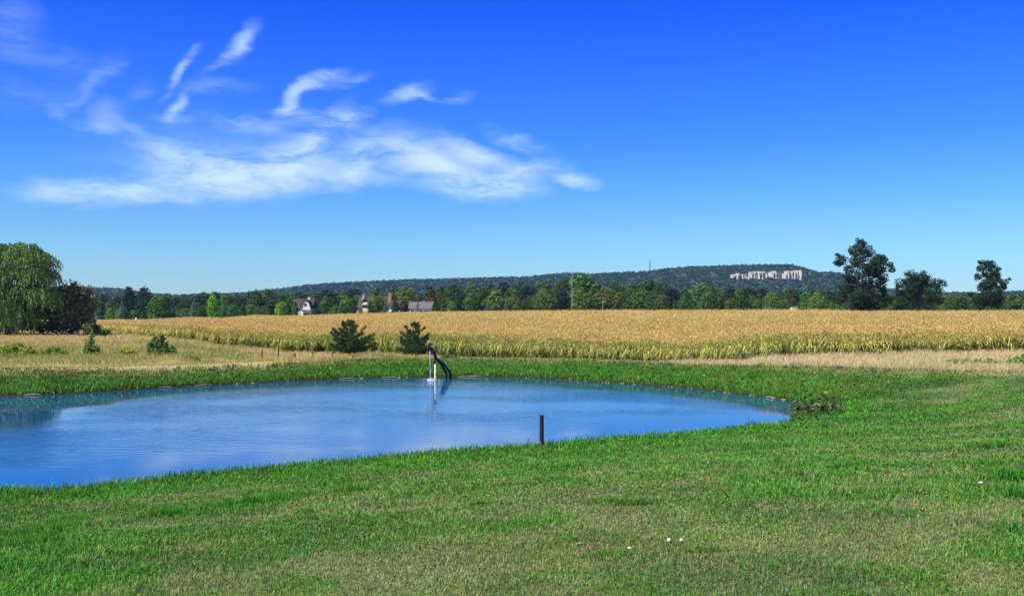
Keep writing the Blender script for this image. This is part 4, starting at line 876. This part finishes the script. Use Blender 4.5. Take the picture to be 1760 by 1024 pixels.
# ------------------------------------------------------------------ balls and litter on the lawn
M_ball = pmat('white_ball', (.8, .79, .74), .4, .06, 30); M_stone = pmat('pale_stone', (.20, .18, .12), .9, .3, 14, bump=.5); M_pale = pmat('bleached_wood', (.30, .26, .17), .9, .2, 10, stretch=(.3, 4, 4))
def on_lawn(px, py):
    d = D0(py, 2.3)
    for _ in range(8): z = gz(PX(px, d), d); d = .5*d+.5*D0(py, z)
    return PX(px, d), d, gz(PX(px, d), d)
def sphere_mesh(name, r, mat, rs=None, sq=(1, 1, 1), nn=14, jag=0):
    mb = MB(); m = nn
    for i in range(m+1):
        th = math.pi*i/m
        for j in range(2*m):
            ph = math.pi*j/m; k = 1+(jag*(rs.random()-.5) if rs is not None and 0 < i < m else 0); mb.V.append((r*sq[0]*k*math.sin(th)*math.cos(ph), r*sq[1]*k*math.sin(th)*math.sin(ph), r*sq[2]*k*math.cos(th)))
    for i in range(m):
        for j in range(2*m): a = i*2*m+j; b = i*2*m+(j+1) % (2*m); mb.F.append([a, b, b+2*m, a+2*m])
    return mb.mesh(name, mat, True)
bm_ = sphere_mesh('ball', .031, M_ball)
for px, py, lab in [(1150, 931, 'white ball lying on the worn patch of lawn, left and larger of the pair'), (1171, 931, 'white ball lying on the worn patch of lawn, right of the pair')]:
    x, y, z = on_lawn(px, py+2); o = link('ball', bm_, loc=(x, y, z+.05)); 
    if px > 1160: o.scale = (.85,)*3
    tag(o, lab, 'ball', 'white balls on the lawn')
rs = np.random.default_rng(77)
for i, (px, py, r, lab) in enumerate([(1082, 945, .024, 'brightest and largest white pebble of the little cluster on the worn patch'), (1074, 948, .014, 'leftmost small pebble of the cluster on the worn patch'), (1076, 951, .016, 'lowest pebble of the cluster on the worn patch'), (1084, 951, .017, 'right lower cream pebble of the cluster on the worn patch'), (1431, 800, .03, 'white pebble alone on the right lawn behind a dark strip of grass'), (202, 824 + 24, .03, 'white pebble in the grass by the near shore at left'), (1686, 832, .035, 'flat white stone beside a dark tuft at the right'), (1576, 870, .03, 'small white stone in the middle of the right lawn'), (1027, 924, .014, 'small cream pebble left of the worn patch')]):
    x, y, z = on_lawn(px, py); o = link('pebble', sphere_mesh('pebble', r, M_ball if i in (0, 4, 6) else M_stone, rs, (1.2, .9, .7), 7, .2), loc=(x, y, z+.035)); tag(o, lab, 'pebble', 'pebbles on the lawn')
x, y, z = on_lawn(998, 939); mb = MB(); mb.tube([(-.062, 0, 0), (0, .01, .008), (.062, .03, .0)], [.009, .014, .008], 7); tag(mb.build('stick', M_pale, loc=(x, y, z+.045)), 'short bleached stick lying on the lawn left of the balls', 'stick')
# clover heads: tiny and uncountable
def build_clover():
    n = 1500; x, y = polar_pts(n, 10, 30, -32, 32, .9); k = (fbm(x/2, y/2, 99, 3) > .48) & (pond_sd(x, y) > 2); x, y = x[k], y[k]; n = len(x); z = ground(x, y)
    T = []; 
    v = np.array([(1, 0, 0), (-.5, .87, 0), (-.5, -.87, 0), (0, 0, 1.), (0, 0, -1)])*.0095; f = np.array([(0, 1, 3), (1, 2, 3), (2, 0, 3), (1, 0, 4), (2, 1, 4), (0, 2, 4)])
    V, Fa, C = replicate((v, f, np.ones((5, 3))*.6), np.stack([x, y, z+rng.uniform(.04, .09, n)], 1), rng.uniform(0, 6, n), rng.uniform(.5, 1.25, n), np.ones((n, 3))*c3(1, 1, .85))
    tag(link('clover_flowers', make_mesh('clover_flowers', V, Fa, C, M_blade)), 'tiny white clover heads scattered through the lawn', 'flowers', kind='stuff')
build_clover()

# ------------------------------------------------------------------ shore stones, planks, water plants
def shore_point(px, side='far', off=.0):
    best = None
    for a, b in zip(POND, np.roll(POND, -1, 0)):
        for t in (0, .25, .5, .75):
            p = a+(b-a)*t
            if p[1] < 20: continue
            q = 880+F*p[0]/p[1]; yc = 50+.28*max(p[0]+15, 0)
            if (p[1] > yc) == (side == 'far'):
                e = abs(q-px)
                if best is None or e < best[0]: best = (e, p)
    return best[1]
rs = np.random.default_rng(31); names = [(65, 'far left'), (250, 'left')]
pl = [(58, 26, 'pale plank at the waterline near the left edge of the far bank'), (283, 22, 'thin pale stick at the waterline below the left meadow'), (352, 28, 'bleached plank floating at the waterline of the far bank left of centre'), (600, 30, 'long thin bleached log at the waterline below the wide pine'), (668, 28, 'pale log at the waterline just left of the water pipe'), (810, 34, 'pale thin log at the waterline right of the water pipe'), (1322, 26, 'bleached log at the waterline near the right end of the pond'), (1366, 14, 'short bleached log beside the floating leaves')]
for px, L, lab in pl:
    p = shore_point(px); l = L/F*p[1]; mb = MB(); mb.tube([(-l/2, 0, 0), (-l*.1, rs.normal(0, .05), .02), (l*.2, 0, .03), (l/2, rs.normal(0, .1), .0)], [.018, .03, .03, .012], 7); t = shore_point(px+12)-p; tag(mb.build('log', M_pale, loc=(p[0], p[1]-.12, .06)), lab, 'log', 'bleached wood along the far shore').rotation_euler[2] = math.atan2(t[1], t[0])
for i in range(56):
    px = rs.uniform(880, 1400) if i < 40 else rs.uniform(380, 800); p = shore_point(px); r = rs.uniform(.03, .10)
    o = link('shore_stone', sphere_mesh('shore_stone', r, M_stone, rs, (1.4, 1, .7), 5, .35) if i < 10 else [q for q in bpy.data.objects if q.name.startswith('shore_stone')][i % 10].data, loc=(p[0]+rs.normal(0, .06), p[1]-.05+rs.normal(0, .08), .03)); o.rotation_euler[2] = rs.uniform(0, 6)
    tag(o, 'small pale stone at the waterline of the far bank '+('right of the water pipe' if i < 40 else 'left of the water pipe'), 'stone', 'stones along the waterline right of the pipe' if i < 40 else 'stones along the waterline left of the pipe')
for px, py, L, lab in [(1370, 652, 26, 'grey weathered plank lying on the green slope above the right end of the pond'), (1444, 659, 12, 'pale slab of stone on the green slope right of the weathered plank')]:
    x, y, z = on_lawn(px, py); l = L/F*y; mb = MB(); mb.prism([(-l/2, 0, 0), (l/2, .3, 0), (l/2, .45, 0), (-l/2, .2, 0)], (0, 0, .22)); tag(mb.build('plank' if L > 20 else 'slab', M_pale if L > 20 else M_stone, loc=(x, y, z+.05)), lab, 'plank' if L > 20 else 'stone')
def build_pads():
    rs = np.random.default_rng(19); d0 = D0(703); V, Q, C = [], [], []; St = MB(); o = None
    cx, cy = PX(1398, 50.), 50.5; o = empty('water_plant', (cx, cy, 0), 'patch of broad dark leaves standing in the water at the right end of the pond', 'water plants')
    for i in range(640):
        px = rs.normal(1402, 22); px = min(max(px, 1362), 1445); py = 703+(px-1400)*-.08+rs.normal(0, 5.5)+4*(px < 1390); d = D0(py, .15); x, y = PX(px, d)-cx, d-cy
        g = max(0, gz(x+cx, y+cy)); h = g+rs.uniform(.05, .6); s_ = rs.uniform(.07, .16); a = rs.uniform(0, 6.28); tl = rs.uniform(.2, .9)
        dx = Vector((math.cos(a), math.sin(a), tl)).normalized()*s_; dy = Vector((-math.sin(a), math.cos(a), rs.normal(0, .3)))*s_*.75; c = Vector((x, y, h)); n = len(V)
        V += [c-dx, c-dx*.3+dy, c+dx*.4+dy*.8, c+dx*1.1, c+dx*.4-dy*.8, c-dx*.3-dy]; Q.append((n, n+1, n+2, n+3, n+4, n+5)); k = c3(.045, .075, .025)*rs.uniform(.5, 1.6) if rs.random() < .85 else c3(.20, .27, .07)*rs.uniform(.7, 1.2); C += [k]*6
        St.tube([(x, y, g-.1), c-dx], [.012, .008], 4)
    link('leaves', make_mesh('leaves', np.array([tuple(v) for v in V]), np.array(Q), np.array(C), M_leaf), o); tag(St.build('stems', pmat('green_stem', (.08, .12, .03), .8), o), kind='stuff')
build_pads()

# ------------------------------------------------------------------ houses
M_wwall = pmat('white_wall', (.68, .67, .62), .8, .04, 2); M_rroof = pmat('red_brown_roof', (.058, .032, .030), .9, .25, 2); M_groof = pmat('grey_roof', (.12, .11, .12), .9, .15, 2); M_groof2 = pmat('brown_roof', (.065, .048, .038), .9, .2, 2)
M_glass = pmat('dark_window_glass', (.02, .025, .035), .15, .2, 2); M_brick = pmat('tan_stone', (.28, .22, .16), .9, .25, 3); M_ywall = pmat('cream_wall', (.78, .66, .36), .85, .08, 2); M_trim = pmat('trim', (.7, .68, .62), .7, .05, 3); M_gstone = pmat('grey_stone_wall', (.32, .32, .34), .9, .25, 2)
def house_window(o, x, y, z, w, h):
    wi = MB().box(x-w/2-.12, x+w/2+.12, y-.06, y+.02, z-.12, z+h+.12).build('window', M_trim, o); MB().box(x-w/2, x+w/2, y-.09, y-.062, z, z+h).build('pane', M_glass, wi)
def gable_roof(o, x0, x1, y0, y1, ze, zr, mat, axis='x', over=.5, th=.22):
    mb = MB()
    if axis == 'x':
        ym = (y0+y1)/2; sl = (zr-ze)/(ym-y0)
        for a in (y0-over, y1+over):
            za = ze-over*sl; mb.prism([(x0-over, a, za), (x0-over, ym, zr), (x0-over, ym, zr+th), (x0-over, a, za+th)], (x1-x0+2*over, 0, 0))
    else:
        xm = (x0+x1)/2; sl = (zr-ze)/(xm-x0)
        for a in (x0-over, x1+over):
            za = ze-over*sl; mb.prism([(a, y0-over, za), (xm, y0-over, zr), (xm, y0-over, zr+th), (a, y0-over, za+th)], (0, y1-y0+2*over, 0))
    return mb.build('roof', mat, o)
def chimney(roof, x, y, z0, z1, w, mat):
    c = MB().box(x-w/2, x+w/2, y-w/2, y+w/2, z0, z1).box(x-w/2-.1, x+w/2+.1, y-w/2-.1, y+w/2+.1, z1+.003, z1+.25).build('chimney', mat, roof); return c
def build_houses():
    d = 418.; u = d/F                                 # metres per photo pixel there
    # 1: white gabled house
    x0 = PX(520, d); z0 = gz(x0, d); h = lambda py: ZZ(py, d)-z0
    o = empty('house', (x0, d, z0), 'small house with a red brown roof and a white clipped gable facing the pond', 'house')
    MB().box(-19*u, 14*u, 3, 11, -.5, h(529)).build('wall', M_gstone, o); rf = gable_roof(o, -19*u, 14*u, 3, 11, h(529), h(514), M_rroof, 'x'); chimney(rf, 5.5*u, 7, h(520), h(511.5), .9, M_trim)
    g = MB(); g.prism([(-3*u, 0, -.5), (13*u, 0, -.5), (13*u, 0, h(528)), (9.5*u, 0, h(519)), (6.5*u, 0, h(516.5)), (3*u, 0, h(516.5)), (0, 0, h(520)), (-3*u, 0, h(528))], (0, 4, 0)); g.build('gable_front', M_wwall, o)
    ro = MB()
    for a, b in [((-4.2*u, h(530)), (-.2*u, h(519.6))), ((-.2*u, h(519.6)), (3*u, h(515.8))), ((3*u, h(515.8)), (6.6*u, h(515.8))), ((6.6*u, h(515.8)), (9.8*u, h(518.6))), ((9.8*u, h(518.6)), (14.2*u, h(529.5)))]:
        ro.prism([(a[0], -.5, a[1]+.02), (b[0], -.5, b[1]+.02), (b[0], -.5, b[1]+.3), (a[0], -.5, a[1]+.3)], (0, 6.5, 0))
    ro.build('gable_roof', M_rroof, o); house_window(o, 5*u, 0, h(526), 5*u, 4*u); house_window(o, -1*u+1.2, 0, .6, 1.6, 1.6); house_window(o, 9*u, 0, .6, 1.8, 1.6); house_window(o, -14*u, 3, h(534), 2.2, 1.5); house_window(o, -9*u, 3, h(534), 1.2, 1.5)
    MB().box(-2*u, 12*u, -1.6, -.002, h(533.5), h(532.6)).build('porch_roof', M_rroof, o)
    # 2: big house with two chimneys
    x0 = PX(650, d); z0 = gz(x0, d); o = empty('house', (x0, d, z0), 'large rambling house with brown roofs, a cream dormer and two stone chimneys', 'house')
    MB().box(-36*u, 18*u, 4, 13, -.5, h(528)).build('wall', M_gstone, o); rf = gable_roof(o, -36*u, 18*u, 4, 13, h(528), h(510.5), M_groof2, 'x'); chimney(rf, -29*u, 6, h(520), h(506.5), 1.1, M_gstone); chimney(rf, 17*u, 6.5, h(520), h(503.5), 1.3, M_brick)
    MB().prism([(-29*u, 2.4, -.5), (-18*u, 2.4, -.5), (-18*u, 2.4, h(518)), (-23.5*u, 2.4, h(511.5)), (-29*u, 2.4, h(518))], (0, 4, 0)).build('gable_front', M_ywall, o); gable_roof(o, -29*u, -18*u, 2.4, 7, h(518), h(511.2), M_groof2, 'y', .35); house_window(o, -23.5*u, 2.4, h(519), 2.4, 1.2); house_window(o, -23.5*u, 2.4, h(529), 2.8, 1.3)
    MB().box(18.05*u, 37*u, 2, 10, -.5, h(527.5)).build('wing_wall', M_wwall, o); gable_roof(o, 18.05*u+.6, 37*u, 2, 10, h(527.5), h(517), M_rroof, 'x', .5)
    for k in (22, 27, 32): house_window(o, k*u, 2, .5, .9, 1.6)
    MB().box(-47*u, -36.1*u, 3, 9, -.5, h(531.5)).build('garage_wall', M_wwall, o); gable_roof(o, -47*u, -36.1*u-.6, 3, 9, h(531.5), h(526), M_groof2, 'x', .4); house_window(o, -42*u, 3, .2, 1.8, 1.7)
    # 3: low grey roofed house
    x0 = PX(722, d); z0 = gz(x0, d); o = empty('house', (x0, d, z0), 'low white house with a long grey roof at the edge of the corn', 'house')
    MB().box(-19*u, 19*u, 2, 10, -.5, h(529.5)).build('wall', M_wwall, o); rf = gable_roof(o, -19*u, 19*u, 2, 10, h(529.5), h(519.5), M_groof, 'x'); chimney(rf, 4*u, 7, h(523), h(516.5), .8, M_brick)
    for k in (-14, -7, 2, 9, 15): house_window(o, k*u, 2, .6, 1.3, 1.4)
    # shed and small far things
    dd = 409.; x0 = PX(1366, dd); z0 = gz(x0, dd); o = empty('shed', (x0, dd, z0), 'tiny white shed at the foot of the wood near the right field trees', 'shed'); hh = ZZ(528.6, dd)-z0
    MB().box(-1.2, 1.2, 0, 2., -.2, hh).build('wall', M_wwall, o); gable_roof(o, -1.2, 1.2, 0, 2., hh, hh+.4, M_groof, 'x', .12, .1); house_window(o, .3, 0, hh-1.1, .7, .7)
    dd = 325.; x0 = PX(234, dd); z0 = gz(x0, dd); o = empty('garden_statue', (x0, dd, z0), 'small white upright ornament by the trees at the left end of the cornfield', 'ornament')
    MB().box(-.45, .45, -.45, .45, -.3, .7).build('plinth', M_wwall, o); MB().tube([(0, 0, .7), (0, 0, 1.3), (0, 0, 1.9), (0, 0, 2.3)], [.4, .28, .36, .1], 10).build('figure', M_wwall, o)
build_houses()

# ------------------------------------------------------------------ far ridge, cliff, mast
RP = [-700, -200, 60, 120, 200, 250, 300, 380, 440, 480, 520, 560, 620, 700, 760, 850, 910, 940, 965, 1000, 1010, 1060, 1110, 1150, 1180, 1220, 1260, 1320, 1360, 1375, 1390, 1410, 1430, 1445, 1465, 1500, 1600, 1640, 1690, 1760, 1900, 2500]
RY = [500, 496, 492, 493, 495, 503, 509, 505, 501, 497, 491, 487, 484, 480, 479, 476, 475, 472, 469, 469, 471, 468, 466, 461, 458, 457, 455, 454, 454, 457, 463, 468, 467, 469, 478, 492, 505, 503, 504, 499, 494, 496]
RR = 3200.
def hill_z(x, y):
    px = 880+F*x/np.maximum(y, 1.); top = ZZ(np.interp(px, RP, RY), RR)-9.5
    t = (y-2150)/(RR-2150)
    prof = np.where(t < 1, .62*sm(0, .8, t)+.38*sm(.55, 1., t), 1-.15*np.clip(t-1, 0, 2))
    # steep step where the cliff stands
    cl = sm(1235, 1262, px)*sm(1392, 1376, px); prof_c = np.where(t < .80, .50*sm(0, .8, t), np.where(t < .83, .50+(t-.80)/.03*.34, .84+.16*sm(.83, 1., t))); prof_c = np.where(t > 1, prof, prof_c)
    prof = prof*(1-cl)+prof_c*cl
    n = 8*(fbm(x/170, y/170, 41, 4)-.5)*sm(0, .2, t)*sm(1.0, .8, t)
    return 12+np.maximum(top-12, 3)*prof+n
def build_hills():
    px = np.arange(-500, 2300, 7.); ys = np.concatenate([np.arange(2050, 2950, 25), np.arange(2950, 3060, 6), np.arange(3060, 4200, 40)])
    PXX, Y = np.meshgrid(px, ys); X = PX(PXX, Y); Z = hill_z(X, Y); V = np.stack([X, Y, Z], -1).reshape(-1, 3); a, b = X.shape
    i, j = np.meshgrid(np.arange(a-1), np.arange(b-1), indexing='ij'); Fq = np.stack([i*b+j, i*b+j+1, (i+1)*b+j+1, (i+1)*b+j], -1).reshape(-1, 4)
    tag(link('hills', make_mesh('hills', V, Fq, None, pmat('hill_soil', (.03, .045, .02), .95, .3, .02), True)), kind='structure')
    # forest cover
    def blob(seed, H=1., n=70):
        rs = np.random.default_rng(seed); lo = auto_lobes(rs, 1., .95, -.05, 7, 'round'); v, f, c = leafcloud(lo, n, .34, rs, colvar=.25, shell=.65, up=1.1); return v, f, c
    parts = []
    for k in range(6):
        T = blob(900+k, n=46); n = 2300; p = rng.uniform(-350, 2150, n); y = 2170+(RR+60-2170)*rng.random(n)**.75; x = PX(p, y); z = hill_z(x, y)
        cl = (p > 1250) & (p < 1385) & (y > 2955) & (y < 3035); keepc = rng.random(n) < .22
        kk = ~cl | keepc; x, y, z, p = x[kk], y[kk], z[kk], p[kk]; n = len(x)
        base = np.array([(.024, .052, .036), (.032, .066, .036), (.020, .044, .036), (.040, .066, .034)])[rng.integers(0, 4, n)]*rng.uniform(.85, 1.15, (n, 1))
        s_ = rng.uniform(10, 17, n)
        # trees right at the ridge keep one height so the skyline follows the hill
        s_ = np.where(y > RR-180, rng.uniform(8, 13, n), s_)
        parts.append(replicate(T, np.stack([x, y, z-1.5], 1), rng.uniform(0, 6.28, n), np.stack([s_*1.3, s_], 1), base))
    for k in range(3):                                 # dense line of crowns on the crest
        T = blob(950+k, n=46); n = 500; p = rng.uniform(-300, 2100, n); y = RR+rng.uniform(-40, 30, n); x = PX(p, y); s_ = rng.uniform(8, 12.5, n)
        parts.append(replicate(T, np.stack([x, y, hill_z(x, y)-1], 1), rng.uniform(0, 6.28, n), np.stack([s_*1.3, s_], 1), np.array([(.026, .05, .026)])*rng.uniform(.8, 1.2, (n, 1))))
    V, Fq, C = merge(parts); tag(link('ridge_forest', make_mesh('ridge_forest', V, Fq, C, M_far)), 'dark blue green forest covering the long ridge on the horizon', 'forest', kind='stuff')
    # woods on the plain between
    parts = []
    for k in range(5):
        rs = np.random.default_rng(970+k); T = leafcloud(auto_lobes(rs, 1., .9, .0, 10, 'round'), 170, .17, rs, colvar=.28, shell=.6, up=.4); n = 620; y = 590+(2150-590)*rng.random(n)**1.3; p = rng.uniform(-250, 2050, n); x = PX(p, y); s_ = rng.uniform(8, 13, n)
        s_ = s_*np.where(p > 1440, .8, 1.)*(np.where(p < 520, .8, 1.))
        base = np.array([(.05, .10, .035), (.08, .13, .038), (.035, .065, .035), (.08, .12, .04), (.06, .07, .035)])[rng.integers(0, 5, n)]*rng.uniform(.75, 1.3, (n, 1))
        parts.append(replicate(T, np.stack([x, y, ground(x, y)-.5], 1), rng.uniform(0, 6.28, n), np.stack([s_*1.15, s_], 1), base))
    V, Fq, C = merge(parts); tag(link('far_woodland', make_mesh('far_woodland', V, Fq, C, M_far)), 'mass of distant woodland on the plain below the ridge', 'woodland', kind='stuff')
build_hills()
def build_cliff():
    m = pmat('limestone', (.50, .47, .39), .95, .18, .25, stretch=(1, 1, .25), bump=0)
    for (a, b, t, bt, lab) in [(1256, 1283, 470, 479, None), (1288, 1319, 466, 479.5, None), (1322, 1337, 466, 478, None), (1349, 1381, 464.5, 480, None)]:
        pass
    rs = np.random.default_rng(4); V, Q, C = [], [], []; Y0 = 2150+.80*(RR-2150)-6
    segs = [(1254, 1283, 470, 478), (1286, 1319, 466.5, 480), (1321, 1337, 466, 479), (1348, 1381, 464.5, 480)]
    mb = MB()
    for (a, b, t, bt) in segs:
        p = a
        while p < b:
            w = rs.uniform(1.1, 3.0)
            if rs.random() < .06: p += w*.8; continue
            e = min(abs(p-a), abs(b-p))/6; e = min(1, .45+e); top = lerp(bt, t, e)+rs.uniform(-.5, .9)+3.5*(float(vnoise(p/5., 0*p, 44))-.35); bot = bt+rs.uniform(-1, 1.5)+5*(float(vnoise(p/4., 0*p+3, 45))-.5); d = Y0+rs.uniform(-5, 8); x0_, x1_ = PX(p, d), PX(p+w*1.05, d); z0, z1 = ZZ(bot, d), ZZ(top, d)
            j = lambda: rs.uniform(-2, 2)
            n = len(mb.V); zs = np.linspace(z0, z1, 5); fr = []
            for z in zs: mb.V += [(x0_+j()*.3, d+j(), z), ((x0_+x1_)/2+j()*.4, d-2.5+j(), z), (x1_+j()*.3, d+j(), z), (x1_, d+34, z), (x0_, d+34, z)]
            for i in range(4):
                for k in range(5): mb.F.append([n+i*5+k, n+i*5+(k+1) % 5, n+(i+1)*5+(k+1) % 5, n+(i+1)*5+k])
            mb.F.append([n+20+k for k in range(5)])
            p += w
    # small scars left of the main face
    for px, py, w, h in [(1237, 472, 1.5, 4), (1246, 473, 1.5, 3), (1219, 474.5, 6, 1.2), (1202, 476, 2, 1)]:
        d = Y0-30; mb.prism([(PX(px-w/2, d), d, ZZ(py+h/2, d)), (PX(px+w/2, d), d, ZZ(py+h/2+.6, d)), (PX(px+w/2-.3, d), d, ZZ(py-h/2+.4, d)), (PX(px-w/2+.3, d), d, ZZ(py-h/2, d))], (0, 40, 0))
    tag(mb.build('cliff', m), kind='structure')
    d = RR-5; px = 1117; x = PX(px, d); z0 = float(hill_z(np.array([x]), np.array([d]))[0]); H = ZZ(449, d)-z0; o = empty('radio_mast', (x, d, z0), 'slim lattice radio mast rising from the ridge on the skyline', 'mast')
    mb = MB(); r = 2.4; legs = [(r*math.cos(a), r*math.sin(a)) for a in (0.3, 2.4, 4.5)]
    for (lx, ly) in legs: mb.tube([(lx, ly, 0), (lx*.5, ly*.5, H)], .5, 5)
    for k in range(9):
        za, zb = H*k/9, H*(k+1)/9; fa, fb = 1-.5*k/9, 1-.5*(k+1)/9
        for i in range(3): p, q = legs[i], legs[(i+1) % 3]; mb.tube([(p[0]*fa, p[1]*fa, za), (q[0]*fb, q[1]*fb, zb)], .28, 4)
    mb.build('lattice', pmat('mast_steel', (.22, .24, .28), .6), o); MB().tube([(0, 0, H), (0, 0, H+6)], [.5, .2], 6).build('antenna', pmat('mast_tip', (.3, .3, .32), .6), o)
build_cliff()

# ------------------------------------------------------------------ air between here and the ridge
def build_haze():
    mb = MB().box(-3300, 3300, -400, 4300, -4.5, 155); m, N, L, out = newmat('haze'); v = N.new('ShaderNodeVolumePrincipled'); v.inputs['Color'].default_value = (.42, .72, 1, 1); v.inputs['Density'].default_value = HAZE; v.inputs['Anisotropy'].default_value = .2
    L.new(v.outputs[0], out.inputs['Volume']); tag(mb.build('haze', m), 'thin blue summer haze over the plain', 'haze', kind='stuff')
HAZE = .00006
build_haze()
